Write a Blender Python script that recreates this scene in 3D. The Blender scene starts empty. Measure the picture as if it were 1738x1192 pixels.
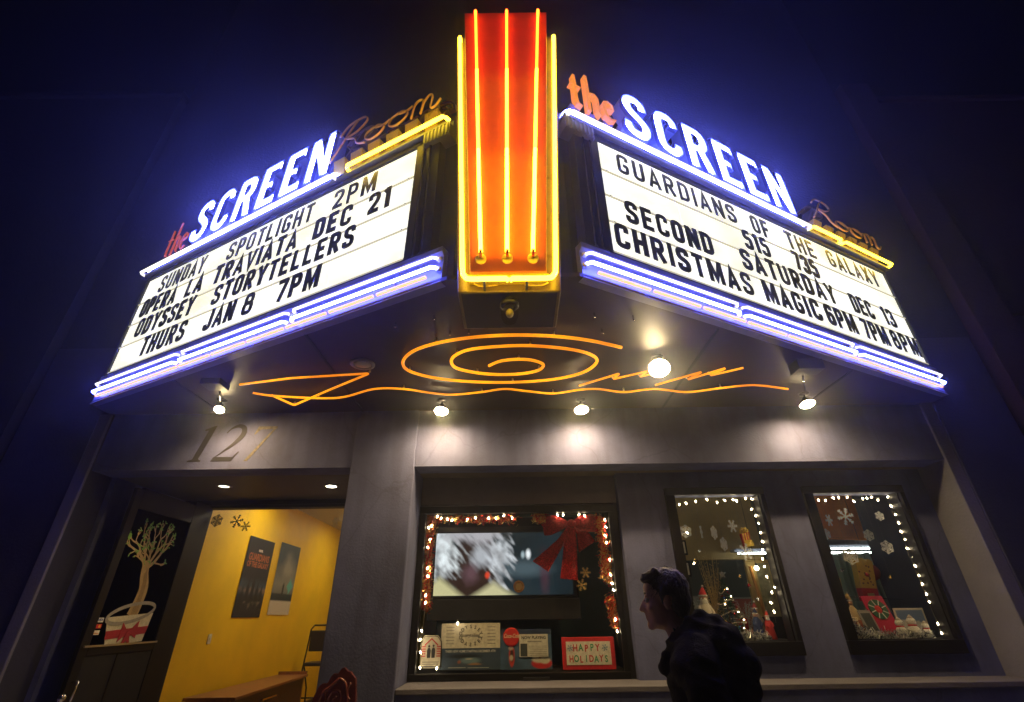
import bpy, math, random
import numpy as np
from mathutils import Vector, Matrix, noise
from mathutils.geometry import tessellate_polygon
random.seed(7)
R = math.radians
SC = bpy.context.scene
COL = SC.collection

# ------------------------------------------------------------------ camera
cam_d = bpy.data.cameras.new('camera')
cam_d.sensor_width = 36.0
cam_d.lens = 806.0/1738.0*36.0
cam_d.clip_start = 0.05
cam_d.clip_end = 400
cam = bpy.data.objects.new('camera', cam_d)
COL.objects.link(cam)
cam.location = (0, 0, 1.6)
cam.rotation_euler = (Matrix.Rotation(R(90+29.1), 3, 'X') @ Matrix.Rotation(R(-.77), 3, 'Z')).to_euler()
SC.camera = cam

# ------------------------------------------------------------------ night sky
w = bpy.data.worlds.new('World'); SC.world = w; w.use_nodes = True
nt = w.node_tree; bg = nt.nodes['Background']
sky = nt.nodes.new('ShaderNodeTexSky'); sky.sky_type = 'NISHITA'; sky.sun_disc = False
sky.sun_elevation = R(-4); sky.sun_rotation = R(200)
nt.links.new(sky.outputs[0], bg.inputs[0])
bg.inputs[1].default_value = 0.004

SC.view_settings.view_transform = 'Standard'
SC.view_settings.look = 'None'
SC.view_settings.exposure = 0
SC.view_settings.gamma = 1
SC.view_settings.use_curve_mapping = False
SC.cycles.use_denoising = True
try: SC.cycles.denoiser = 'OPENIMAGEDENOISE'
except Exception: pass
SC.cycles.max_bounces = 6
SC.cycles.diffuse_bounces = 3
SC.cycles.glossy_bounces = 3
SC.cycles.transmission_bounces = 4
SC.cycles.transparent_max_bounces = 8
SC.cycles.volume_bounces = 0
SC.cycles.sample_clamp_indirect = 4
SC.cycles.caustics_reflective = False
SC.cycles.caustics_refractive = False

# ------------------------------------------------------------------ materials
MATS = {}
def mat(name, col, rough=.7, metal=0, var=.0, scale=6, bump=0, bscale=None, coat=0, col2=None, spec=.5, stretch=(1,1,1)):
    if name in MATS: return MATS[name]
    m = bpy.data.materials.new(name); m.use_nodes = True
    t = m.node_tree; b = t.nodes['Principled BSDF']
    b.inputs['Base Color'].default_value = (*col, 1)
    b.inputs['Roughness'].default_value = rough
    b.inputs['Metallic'].default_value = metal
    b.inputs['Coat Weight'].default_value = coat
    b.inputs['Specular IOR Level'].default_value = spec
    if var or bump:
        tc = t.nodes.new('ShaderNodeTexCoord')
        mp = t.nodes.new('ShaderNodeMapping'); mp.inputs['Scale'].default_value = stretch
        t.links.new(tc.outputs['Object'], mp.inputs[0])
    if var:
        n = t.nodes.new('ShaderNodeTexNoise'); n.inputs['Scale'].default_value = scale
        n.inputs['Detail'].default_value = 8; n.inputs['Roughness'].default_value = .65
        t.links.new(mp.outputs[0], n.inputs['Vector'])
        r = t.nodes.new('ShaderNodeValToRGB')
        r.color_ramp.elements[0].position = .32; r.color_ramp.elements[1].position = .7
        c2 = col2 or tuple(min(1, c*(1+var)) for c in col)
        r.color_ramp.elements[0].color = (*(c*(1-var) for c in col), 1)
        r.color_ramp.elements[1].color = (*c2, 1)
        t.links.new(n.outputs[0], r.inputs[0]); t.links.new(r.outputs[0], b.inputs['Base Color'])
        mr = t.nodes.new('ShaderNodeMapRange'); mr.inputs[3].default_value = max(.02, rough-.12); mr.inputs[4].default_value = min(1, rough+.12)
        t.links.new(n.outputs[0], mr.inputs[0]); t.links.new(mr.outputs[0], b.inputs['Roughness'])
    if bump:
        n2 = t.nodes.new('ShaderNodeTexNoise'); n2.inputs['Scale'].default_value = bscale or scale*6
        n2.inputs['Detail'].default_value = 6
        t.links.new(mp.outputs[0], n2.inputs['Vector'])
        bp = t.nodes.new('ShaderNodeBump'); bp.inputs['Strength'].default_value = bump; bp.inputs['Distance'].default_value = .02
        t.links.new(n2.outputs[0], bp.inputs['Height']); t.links.new(bp.outputs[0], b.inputs['Normal'])
    MATS[name] = m; return m
def emis(name, col, s):
    if name in MATS: return MATS[name]
    m = bpy.data.materials.new(name); m.use_nodes = True
    t = m.node_tree; b = t.nodes['Principled BSDF']
    b.inputs['Base Color'].default_value = (*(min(1, c) * .2 for c in col), 1)
    b.inputs['Emission Color'].default_value = (*col, 1)
    b.inputs['Emission Strength'].default_value = s
    MATS[name] = m; return m
def glass(name, tint=(1,1,1), ior=1.45):
    if name in MATS: return MATS[name]
    m = bpy.data.materials.new(name); m.use_nodes = True
    t = m.node_tree; t.nodes.remove(t.nodes['Principled BSDF'])
    out = t.nodes['Material Output']
    a = t.nodes.new('ShaderNodeBsdfTransparent'); a.inputs[0].default_value = (*tint, 1)
    g = t.nodes.new('ShaderNodeBsdfGlossy'); g.inputs['Roughness'].default_value = .03
    f = t.nodes.new('ShaderNodeFresnel'); f.inputs[0].default_value = ior
    x = t.nodes.new('ShaderNodeMixShader')
    ge = t.nodes.new('ShaderNodeNewGeometry'); mu = t.nodes.new('ShaderNodeMath'); mu.operation='SUBTRACT'; mu.inputs[0].default_value=1
    m2 = t.nodes.new('ShaderNodeMath'); m2.operation='MULTIPLY'
    t.links.new(ge.outputs['Backfacing'], mu.inputs[1]); t.links.new(mu.outputs[0], m2.inputs[0]); t.links.new(f.outputs[0], m2.inputs[1])
    t.links.new(m2.outputs[0], x.inputs[0]); t.links.new(a.outputs[0], x.inputs[1]); t.links.new(g.outputs[0], x.inputs[2])
    t.links.new(x.outputs[0], out.inputs[0])
    MATS[name] = m; return m
def vcol_mat(name, emit=0, rough=.6):
    if name in MATS: return MATS[name]
    m = bpy.data.materials.new(name); m.use_nodes = True
    t = m.node_tree; b = t.nodes['Principled BSDF']; b.inputs['Roughness'].default_value = rough
    a = t.nodes.new('ShaderNodeAttribute'); a.attribute_name = 'print'
    if emit:
        b.inputs['Base Color'].default_value = (.02,.02,.02,1)
        t.links.new(a.outputs[0], b.inputs['Emission Color']); b.inputs['Emission Strength'].default_value = emit
    else: t.links.new(a.outputs[0], b.inputs['Base Color'])
    MATS[name] = m; return m

STUCCO = mat('blue_grey_stucco', (.100,.118,.262), .82, var=.30, scale=1.7, bump=.16, bscale=45)
STUCCO2 = mat('pale_corner_stucco', (.17,.175,.23), .85, var=.12, scale=3, bump=.3, bscale=40)
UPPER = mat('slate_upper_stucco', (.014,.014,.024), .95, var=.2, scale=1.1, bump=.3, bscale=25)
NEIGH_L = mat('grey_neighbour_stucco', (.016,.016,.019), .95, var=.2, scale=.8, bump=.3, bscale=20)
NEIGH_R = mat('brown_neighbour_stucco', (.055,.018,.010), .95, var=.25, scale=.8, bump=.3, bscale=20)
SOFFIT = mat('maroon_soffit_paint', (.024,.013,.018), .5, var=.35, scale=1.6, bump=.06, bscale=8, spec=.35)
BLACK = mat('black_metal', (.012,.012,.014), .38, var=.3, scale=5, bump=.04)
BLACKP = mat('matte_black_paint', (.014,.014,.017), .65, var=.3, scale=8, spec=.25)
DARKWALL = mat('alcove_dark_paint', (.05,.05,.06), .6, var=.25, scale=2.5, bump=.15, bscale=30)
SHEET = mat('painted_sheet_metal', (.20,.20,.26), .4, metal=.3, var=.2, scale=4, bump=.06, bscale=14)
FRAMEP = mat('bronze_black_frame', (.006,.0055,.006), .5, spec=.2)
CHROME = mat('chrome', (.75,.75,.78), .12, metal=1)
BLETTER = mat('black_plastic_letter', (.008,.008,.01), .3)
REDPAINT = mat('red_enamel', (.62,.115,.022), .32, var=.12, scale=3)
YELHOUS = mat('gold_enamel', (.80,.55,.05), .3, metal=.2, var=.15, scale=4)
PORC = mat('porcelain_ceramic', (.75,.70,.55), .25)
YELLOW = mat('yellow_wall_paint', (.80,.50,.004), .55, var=.10, scale=1.4, bump=.12, bscale=45)
TILE = mat('brown_floor_tile', (.20,.11,.06), .35, var=.25, scale=5, bump=.05)
CONC = mat('pavement_concrete', (.22,.21,.20), .85, var=.2, scale=3, bump=.3, bscale=60)
ASPH = mat('asphalt', (.05,.05,.05), .85, var=.3, scale=9, bump=.5, bscale=120)
WHITE = mat('white_paper', (.75,.73,.66), .7, var=.04, scale=9)
PAPERSNOW = mat('white_cut_paper', (.72,.70,.66), .8)

N_BLUE = emis('neon_blue_glow', (.12,.14,1.0), 110)
N_COOL = emis('neon_lavender_glow', (.075,.095,1.0), 80)
N_WARM = emis('neon_warm_white_glow', (1.0,.93,.80), 1.7)
N_YEL = emis('neon_yellow_glow', (1.0,.66,.025), 15)
N_YELTOP = emis('neon_gold_glow', (1.0,.11,.008), 11)
N_YELMID = emis('neon_amber_glow', (1.0,.36,.02), 13)
N_YELLOW = emis('neon_lemon_glow', (1.0,.62,.03), 20)
N_ORTUBE = emis('neon_orange_glow', (1.0,.40,.012), 1.7)
_t=N_ORTUBE.node_tree; _n=_t.nodes.new('ShaderNodeTexNoise'); _n.inputs['Scale'].default_value=2.3; _c=_t.nodes.new('ShaderNodeTexCoord'); _r=_t.nodes.new('ShaderNodeValToRGB')
_r.color_ramp.elements[0].position=.35; _r.color_ramp.elements[1].position=.62; _r.color_ramp.elements[0].color=(.55,.15,.003,1); _r.color_ramp.elements[1].color=(1,.36,.006,1)
_t.links.new(_c.outputs['Object'],_n.inputs['Vector']); _t.links.new(_n.outputs[0],_r.inputs[0]); _t.links.new(_r.outputs[0],_t.nodes['Principled BSDF'].inputs['Emission Color'])
N_DASH = emis('amber_reflection_glow', (1.0,.50,.20), 1.6)
BULB = emis('warm_bulb_glow', (1.0,.76,.38), 230)
MINI = emis('mini_bulb_glow', (1.0,.78,.48), 60)
FLUOR = emis('fluorescent_glow', (.88,1.0,.94), 15)
UNLIT = mat('unlit_glass_tube', (.95,.55,.12), .12, coat=.6)

# ------------------------------------------------------------------ mesh builder
class Fr:
    "a local frame: a = along, b = up, n = outward"
    def __init__(s, o=(0,0,0), a=(1,0,0), b=(0,0,1), n=(0,-1,0)):
        s.o, s.a, s.b, s.n = Vector(o), Vector(a), Vector(b), Vector(n)
    def __call__(s, a, b, n=0): return s.o + s.a*a + s.b*b + s.n*n
def facade(y): return Fr((0,y,0))
class MB:
    def __init__(s): s.v=[]; s.f=[]; s.m=[]; s.k=0
    def add(s, vs, fs):
        n=len(s.v); s.v += [tuple(v) for v in vs]; s.f += [tuple(i+n for i in f) for f in fs]; s.m += [s.k]*len(fs); return s
    def box(s, x0,x1,y0,y1,z0,z1, fr=None):
        P = [(x,y,z) for z in (z0,z1) for y in (y0,y1) for x in (x0,x1)]
        if fr: P = [fr(x,z,y) for (x,y,z) in P]
        return s.add(P, [(0,2,3,1),(4,5,7,6),(0,1,5,4),(1,3,7,5),(3,2,6,7),(2,0,4,6)])
    def hexa(s, b, t): # bottom quad, top quad
        return s.add(list(b)+list(t), [(3,2,1,0),(4,5,6,7),(0,1,5,4),(1,2,6,5),(2,3,7,6),(3,0,4,7)])
    def prism(s, outline, fr, n0, n1, holes=()):
        loops=[list(outline)]+[list(h) for h in holes]
        flat=[p for l in loops for p in l]; N=len(flat)
        tri=tessellate_polygon([[Vector((p[0],p[1],0)) for p in l] for l in loops])
        vs=[fr(p[0],p[1],n0) for p in flat]+[fr(p[0],p[1],n1) for p in flat]
        fs=[tuple(t) for t in tri]+[tuple(i+N for i in t[::-1]) for t in tri]
        k=0
        for l in loops:
            L=len(l)
            for i in range(L): a=k+i; b=k+(i+1)%L; fs.append((a,b,b+N,a+N))
            k+=L
        return s.add(vs,fs)
    def wall(s, outline, fr, n0, n1, th):
        ins=inset(outline, th); L=len(outline)
        vs=[fr(*p,n0) for p in outline]+[fr(*p,n1) for p in outline]+[fr(*p,n1) for p in ins]+[fr(*p,n0) for p in ins]
        fs=[]
        for i in range(L):
            j=(i+1)%L
            for k in range(3): fs.append((i+k*L,j+k*L,j+(k+1)*L,i+(k+1)*L))
        return s.add(vs,fs)
    def ribbon(s, pts, w, fr, n0, n1, closed=False):
        l,r=ribbon_sides(pts,w,closed); L=len(pts)
        vs=[fr(*p,n1) for p in l]+[fr(*p,n1) for p in r]+[fr(*p,n0) for p in l]+[fr(*p,n0) for p in r]
        fs=[]
        for i in range(L if closed else L-1):
            j=(i+1)%L
            fs += [(i,j,j+L,i+L),(i+2*L,i+3*L,j+3*L,j+2*L),(i,i+2*L,j+2*L,j),(i+L,j+L,j+3*L,i+3*L)]
        if not closed: fs += [(0,L,3*L,2*L),(L-1,3*L-1,4*L-1,2*L-1)]
        return s.add(vs,fs)
    def tube(s, pts, r, seg=8, closed=False, caps=True):
        P=[Vector(p) for p in pts]; n=len(P); rr = r if isinstance(r,(list,tuple)) else [r]*n
        vs=[]; up=None
        for i,p in enumerate(P):
            a=P[(i-1)%n] if (closed or i>0) else p; b=P[(i+1)%n] if (closed or i<n-1) else p
            t=(b-a).normalized() if (b-a).length>1e-9 else Vector((0,0,1))
            if up is None: up = t.orthogonal().normalized()
            up = (up - t*up.dot(t)); up = up.normalized() if up.length>1e-6 else t.orthogonal().normalized()
            sd=t.cross(up)
            for k in range(seg):
                A=2*math.pi*k/seg; vs.append(p+(up*math.cos(A)+sd*math.sin(A))*rr[i])
        fs=[]
        for i in range(n if closed else n-1):
            j=(i+1)%n
            for k in range(seg):
                q=(k+1)%seg; fs.append((i*seg+k,i*seg+q,j*seg+q,j*seg+k))
        if not closed and caps: fs += [tuple(range(seg))[::-1], tuple((n-1)*seg+k for k in range(seg))]
        return s.add(vs,fs)
    def lathe(s, c, prof, seg=16, axis=(0,0,1), flat=False):
        ax=Vector(axis).normalized(); u=ax.orthogonal().normalized(); v=ax.cross(u); c=Vector(c); vs=[]
        for r,h in prof:
            for k in range(seg):
                A=2*math.pi*k/seg; vs.append(c+ax*h+(u*math.cos(A)+v*math.sin(A))*r)
        fs=[]
        for i in range(len(prof)-1):
            for k in range(seg):
                q=(k+1)%seg; fs.append((i*seg+k,i*seg+q,(i+1)*seg+q,(i+1)*seg+k))
        fs += [tuple(range(seg))[::-1], tuple((len(prof)-1)*seg+k for k in range(seg))]
        return s.add(vs,fs)
    def ball(s, c, r, seg=12, rings=8, sx=1, sy=1, sz=1, rot=None):
        vs=[];fs=[]; c=Vector(c)
        for i in range(rings+1):
            T=math.pi*i/rings
            for k in range(seg):
                A=2*math.pi*k/seg
                p=Vector((sx*r*math.sin(T)*math.cos(A), sy*r*math.sin(T)*math.sin(A), sz*r*math.cos(T)))
                vs.append(c+(rot@p if rot else p))
        for i in range(rings):
            for k in range(seg):
                q=(k+1)%seg; fs.append((i*seg+k,(i+1)*seg+k,(i+1)*seg+q,i*seg+q))
        return s.add(vs,fs)
def ribbon_sides(pts,w,closed=False):
    P=[Vector((p[0],p[1])) for p in pts]; n=len(P); L=[];Rr=[]
    W = w if isinstance(w,(list,tuple)) else [w]*n
    for i in range(n):
        d1=(P[i]-P[i-1]) if (closed or i>0) else None; d2=(P[(i+1)%n]-P[i]) if (closed or i<n-1) else None
        if d1 is None: d1=d2
        if d2 is None: d2=d1
        d1=d1.normalized(); d2=d2.normalized()
        n1=Vector((-d1.y,d1.x)); n2=Vector((-d2.y,d2.x)); m=n1+n2
        m = m.normalized() if m.length>1e-4 else n1
        k=min(1/max(.35,m.dot(n1)),2.4)*W[i]/2
        L.append(tuple(P[i]+m*k)); Rr.append(tuple(P[i]-m*k))
    return L,Rr
def area2(o): return sum(o[i][0]*o[(i+1)%len(o)][1]-o[(i+1)%len(o)][0]*o[i][1] for i in range(len(o)))
def inset(o, d):
    sgn = 1 if area2(o)>0 else -1
    l,r = ribbon_sides(o, 2*d, True)
    return l if sgn>0 else r
def rounded(pts, r, seg=4, closed=False):
    P=[Vector((p[0],p[1])) for p in pts]; n=len(P); out=[]
    for i,p in enumerate(P):
        if not closed and i in (0,n-1): out.append(tuple(p)); continue
        a=P[i-1]; b=P[(i+1)%n]; ra=min(r,(p-a).length*.49,(p-b).length*.49)
        s0=p+(a-p).normalized()*ra; s1=p+(b-p).normalized()*ra
        for k in range(seg+1):
            t=k/seg; out.append(tuple(s0*(1-t)**2+p*2*t*(1-t)+s1*t*t))
    return out
def smooth_curve(pts, sub=6):
    P=[Vector(p) for p in pts]; out=[]
    for i in range(len(P)-1):
        p0=P[max(i-1,0)];p1=P[i];p2=P[i+1];p3=P[min(i+2,len(P)-1)]
        for k in range(sub):
            t=k/sub; out.append(.5*((2*p1)+(p2-p0)*t+(2*p0-5*p1+4*p2-p3)*t*t+(3*p1-p0-3*p2+p3)*t**3))
    out.append(P[-1]); return out

def tag(o, label=None, cat=None, group=None, kind=None):
    if label: o['label']=label
    if cat: o['category']=cat
    if group: o['group']=group
    if kind: o['kind']=kind
    return o
def thing(name, label, cat, loc=(0,0,0), group=None):
    o=bpy.data.objects.new(name,None); COL.objects.link(o); o.location=loc; o.empty_display_size=.1
    return tag(o,label,cat,group)
def link(name, me, parent=None):
    o=bpy.data.objects.new(name,me); COL.objects.link(o)
    if parent is not None:
        o.parent=parent
        if parent.type=='EMPTY': o.matrix_parent_inverse=Matrix.Translation(parent.location).inverted()
    return o
def obj(name, mb, m, parent=None, smooth=False, bevel=0):
    me=bpy.data.meshes.new(name); me.from_pydata(mb.v,[],mb.f)
    for x in (m if isinstance(m,(list,tuple)) else [m]): me.materials.append(x)
    if isinstance(m,(list,tuple)): me.polygons.foreach_set('material_index', mb.m)
    if smooth: me.polygons.foreach_set('use_smooth',[True]*len(me.polygons))
    me.validate(); me.update()
    o=link(name,me,parent)
    if bevel:
        b=o.modifiers.new('bevel','BEVEL'); b.width=bevel; b.segments=2; b.limit_method='ANGLE'
    return o
def fix_normals(o):
    import bmesh
    b=bmesh.new(); b.from_mesh(o.data); bmesh.ops.recalc_face_normals(b, faces=b.faces); b.to_mesh(o.data); b.free()
def structure(name, mb, m, **k): return tag(obj(name,mb,m,**k), kind='structure')
def text_mesh(s, size, m, fr, a, b, n=.002, parent=None, name='lettering', sx=1, bold=0, shear=0, align='CENTER', ext=.0006, rot=0):
    c=bpy.data.curves.new('t','FONT'); c.body=s; c.size=size; c.align_x=align; c.align_y='CENTER'; c.offset=bold; c.shear=shear; c.extrude=ext; c.resolution_u=3
    o=bpy.data.objects.new('t',c); COL.objects.link(o)
    me=bpy.data.meshes.new_from_object(o.evaluated_get(bpy.context.evaluated_depsgraph_get()))
    bpy.data.objects.remove(o); bpy.data.curves.remove(c)
    cr,sr=math.cos(rot),math.sin(rot)
    co=[v.co.copy() for v in me.vertices]
    for v,q in zip(me.vertices,co):
        x,y=q.x*sx,q.y; v.co=fr(a+x*cr-y*sr,b+x*sr+y*cr,n+q.z)
    me.materials.clear(); me.materials.append(m); me.name=name
    return link(name,me,parent) if parent is not False else me
def painted(name, fr, a0,a1,b0,b1,n,nx,ny,fn,m,parent=None,th=.004):
    "a flat print: grid of coloured points on a thin sheet"
    U,V=np.meshgrid(np.linspace(0,1,nx+1),np.linspace(0,1,ny+1))
    rgb=fn(U,V); rgb=np.clip(rgb,0,4)
    mb=MB()
    vs=[fr(a0+(a1-a0)*u,b0+(b1-b0)*v,n) for u,v in zip(U.ravel(),V.ravel())]
    fs=[(j*(nx+1)+i,j*(nx+1)+i+1,(j+1)*(nx+1)+i+1,(j+1)*(nx+1)+i) for j in range(ny) for i in range(nx)]
    mb.add(vs,fs); N=len(vs)
    mb.box(a0,a1,n-th,n-.0015,b0,b1,fr)
    o=obj(name,mb,m,parent)
    at=o.data.color_attributes.new('print','FLOAT_COLOR','POINT')
    arr=np.ones((len(mb.v),4),np.float32); arr[:N,:3]=rgb.reshape(-1,3); arr[N:,:3]=rgb.reshape(-1,3).mean(0)
    at.data.foreach_set('color',arr.ravel())
    return o
def vnoise(U,V,sx,sy,seed,octv=3):
    out=np.zeros_like(U)
    for j in range(U.shape[0]):
        for i in range(U.shape[1]):
            out[j,i]=noise.fractal(Vector((U[j,i]*sx+seed,V[j,i]*sy,seed*1.7)),1.0,2.0,octv)
    return out
def C(*c): return np.array(c,float)
def mixm(base,c,m): return base*(1-m[...,None])+C(*c)*m[...,None]
def ell(U,V,cx,cy,rx,ry,soft=.2,dist=0):
    d=np.sqrt(((U-cx)/rx)**2+((V-cy)/ry)**2)+dist
    return np.clip((1+soft-d)/(2*soft),0,1)

# ------------------------------------------------------------------ stroke alphabet for the changeable letters
def G(w,*st): return (w,st)
_l,_r,_t,_b=.085,.435,.915,.085
GL={
'A':G(.54,([(.06,0),(.27,.93),(.48,0)],0,0),([(.14,.28),(.40,.28)],0,0)),
'C':G(.52,([(_r,.68),(_r,_t),(_l,_t),(_l,_b),(_r,_b),(_r,.32)],.17,0)),
'D':G(.53,([(_l,0),(_l,1)],0,0),([(_l,_t),(_r,_t),(_r,_b),(_l,_b)],.24,0)),
'E':G(.48,([(_l,0),(_l,1)],0,0),([(_l,_t),(.46,_t)],0,0),([(_l,_b),(.46,_b)],0,0),([(_l,.5),(.40,.5)],0,0)),
'F':G(.46,([(_l,0),(_l,1)],0,0),([(_l,_t),(.44,_t)],0,0),([(_l,.5),(.38,.5)],0,0)),
'G':G(.52,([(_r,.70),(_r,_t),(_l,_t),(_l,_b),(_r,_b),(_r,.45),(.27,.45)],.15,0)),
'H':G(.52,([(_l,0),(_l,1)],0,0),([(_r,0),(_r,1)],0,0),([(_l,.5),(_r,.5)],0,0)),
'I':G(.17,([(.085,0),(.085,1)],0,0)),
'J':G(.46,([(.375,1),(.375,_b),(.08,_b),(.08,.3)],.15,0)),
'L':G(.46,([(_l,1),(_l,0)],0,0),([(_l,_b),(.44,_b)],0,0)),
'M':G(.68,([(_l,0),(_l,1)],0,0),([(.595,0),(.595,1)],0,0),([(.10,.96),(.34,.18),(.58,.96)],0,0)),
'N':G(.54,([(_l,0),(_l,1)],0,0),([(.455,0),(.455,1)],0,0),([(.09,.95),(.45,.05)],0,0)),
'O':G(.52,([(_l,_b),(_l,_t),(_r,_t),(_r,_b)],.17,1)),
'P':G(.50,([(_l,0),(_l,1)],0,0),([(_l,_t),(.42,_t),(.42,.46),(_l,.46)],.17,0)),
'R':G(.53,([(_l,0),(_l,1)],0,0),([(_l,_t),(.43,_t),(.43,.48),(_l,.48)],.17,0),([(.25,.48),(.46,0)],0,0)),
'S':G(.51,([(.43,.70),(.43,_t),(_l,_t),(_l,.56),(.43,.44),(.43,_b),(.08,_b),(.08,.3)],.16,0)),
'T':G(.48,([(.24,0),(.24,1)],0,0),([(0,_t),(.48,_t)],0,0)),
'U':G(.52,([(_l,1),(_l,_b),(_r,_b),(_r,1)],.18,0)),
'V':G(.54,([(.05,1),(.27,.05),(.49,1)],0,0)),
'X':G(.52,([(.06,1),(.46,0)],0,0),([(.46,1),(.06,0)],0,0)),
'Y':G(.54,([(.06,1),(.27,.45),(.48,1)],0,0),([(.27,.48),(.27,0)],0,0)),
'1':G(.26,([(.18,0),(.18,1)],0,0),([(.16,.9),(.02,.78)],0,0)),
'2':G(.50,([(.08,.68),(.08,_t),(.42,_t),(.42,.58),(.09,.12)],.15,0),([(.03,_b),(.48,_b)],0,0)),
'3':G(.50,([(.08,.72),(.08,_t),(.42,_t),(.42,.52),(.2,.52)],.14,0),([(.2,.52),(.43,.5),(.43,_b),(.08,_b),(.08,.28)],.14,0)),
'5':G(.50,([(.44,_t),(.10,_t),(.10,.56),(.42,.6),(.42,_b),(.08,_b),(.08,.26)],.12,0)),
'6':G(.51,([(.42,.74),(.42,_t),(_l,_t),(_l,_b),(.43,_b),(.43,.55),(.1,.52)],.15,0)),
'7':G(.48,([(.02,_t),(.44,_t),(.20,0)],.03,0)),
'8':G(.51,([(.1,.53),(.1,_t),(.41,_t),(.41,.53)],.14,1),([(.08,_b),(.08,.53),(.43,.53),(.43,_b)],.15,1)),
}
def glyph(ch,x,z,sx,h,t,fr,n):
    w_,st=GL[ch]; mb=MB()
    for k,(pts,r,cl) in enumerate(st):
        P=[(x+p[0]*sx,z+p[1]*h) for p in pts]
        if r: P=rounded(P,r*h,4,bool(cl))
        mb.ribbon(P,t,fr,n,n+.006+.0012*k,bool(cl))
    return mb
def word(s,x0,x1,z,h,t,fr,n,m,parent,name='letter'):
    gap=.17; tot=sum(GL[c][0] for c in s)+gap*(len(s)-1); sx=(x1-x0)/tot; x=x0
    for c in s:
        tt=t*random.uniform(.9,1.12)
        dz=random.uniform(-.004,.004)
        mb=glyph(c,x,z+dz,sx,h,tt,fr,n)
        obj(name,mb,m,parent); x+=(GL[c][0]+gap)*sx

# ================================================================== GROUND AND BUILDING
structure('pavement', MB().box(-14,14,1.0,5.1,-.12,0), CONC)
structure('road', MB().box(-24,24,-14,1.0,-.30,-.12), ASPH)
structure('ground', MB().box(-28,28,-18,22,-.5,-.304), ASPH)

_t=STUCCO.node_tree; _b=_t.nodes['Principled BSDF']; _src=_b.inputs['Base Color'].links[0].from_socket
_c=_t.nodes.new('ShaderNodeTexCoord'); _m=_t.nodes.new('ShaderNodeMapping'); _m.inputs['Scale'].default_value=(5,5,.5); _n=_t.nodes.new('ShaderNodeTexNoise'); _n.inputs['Scale'].default_value=1.5; _n.inputs['Detail'].default_value=7
_r=_t.nodes.new('ShaderNodeValToRGB'); _r.color_ramp.elements[0].position=.40; _r.color_ramp.elements[1].position=.60; _r.color_ramp.elements[0].color=(.84,.83,.82,1); _r.color_ramp.elements[1].color=(1,1,1,1)
_x=_t.nodes.new('ShaderNodeMix'); _x.data_type='RGBA'; _x.blend_type='MULTIPLY'; _x.inputs[0].default_value=1
_v=_t.nodes.new('ShaderNodeTexVoronoi'); _v.feature='DISTANCE_TO_EDGE'; _v.inputs['Scale'].default_value=1.1; _w=_t.nodes.new('ShaderNodeTexNoise'); _w.inputs['Scale'].default_value=3
_a=_t.nodes.new('ShaderNodeMix'); _a.data_type='RGBA'; _a.inputs[0].default_value=.18
_r2=_t.nodes.new('ShaderNodeValToRGB'); _r2.color_ramp.elements[0].position=.0; _r2.color_ramp.elements[1].position=.006; _r2.color_ramp.elements[0].color=(.78,.78,.78,1); _r2.color_ramp.elements[1].color=(1,1,1,1)
_y=_t.nodes.new('ShaderNodeMix'); _y.data_type='RGBA'; _y.blend_type='MULTIPLY'; _y.inputs[0].default_value=1
L_=_t.links; L_.new(_c.outputs['Object'],_m.inputs[0]); L_.new(_m.outputs[0],_n.inputs['Vector']); L_.new(_n.outputs[0],_r.inputs[0]); L_.new(_src,_x.inputs[6]); L_.new(_r.outputs[0],_x.inputs[7])
L_.new(_c.outputs['Object'],_w.inputs['Vector']); L_.new(_c.outputs['Object'],_a.inputs[6]); L_.new(_w.outputs['Color'],_a.inputs[7]); L_.new(_a.outputs[2],_v.inputs['Vector']); L_.new(_v.outputs['Distance'],_r2.inputs[0])
L_.new(_x.outputs[2],_y.inputs[6]); L_.new(_r2.outputs[0],_y.inputs[7]); L_.new(_y.outputs[2],_b.inputs['Base Color'])
Y0=5.20      # face of the street wall
YR=5.60      # recessed wall with the two narrow display windows
bld=thing('cinema_building','slate blue stucco cinema facade behind and above the lit marquee','building',(0,7,0))
def part(name,mb,m,parent=bld,**k): return obj(name,mb,m,parent,**k)
# fascia band above the openings, piers, pilaster, sill wall
part('fascia_band', MB().box(-4.66,-1.80,Y0,Y0+.3,3.05,4.6).box(-1.09,4.76,Y0,Y0+.3,3.05,4.6), STUCCO)
part('pilaster', MB().box(-1.797,-1.093,Y0-.022,YR+.35,0,4.6), STUCCO, bevel=.012)
part('pier', MB().box(-5.7,-4.663,Y0-.03,Y0+1.9,0,4.598), mat('navy_pier_stucco',(.035,.038,.065),.9,var=.25,scale=2,bump=.2,bscale=40), bevel=.012)
part('pier', MB().box(4.905,5.75,Y0-.03,Y0+1.9,0,4.598), mat('navy_pier_stucco',(.035,.038,.065),.9,var=.25,scale=2,bump=.2,bscale=40), bevel=.012)
part('corner_trim', MB().box(4.763,4.903,Y0-.02,YR+.3,0,4.59), STUCCO2, bevel=.01)
part('corner_trim', MB().box(-4.80,-4.664,Y0-.05,Y0+.02,0,3.70), STUCCO2, bevel=.01)
part('recess_soffit', MB().box(1.22,4.76,Y0+.302,YR+.2,3.05,3.25).box(-1.09,1.218,Y0+.302,5.9,3.05,3.25), mat('recess_brown_paint',(.10,.075,.07),.8,var=.2,scale=4), smooth=False)
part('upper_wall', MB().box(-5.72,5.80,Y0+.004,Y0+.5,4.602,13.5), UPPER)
part('parapet_cap', MB().box(-5.8,5.9,Y0-.05,Y0+.55,13.5,13.65), UPPER)
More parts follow.
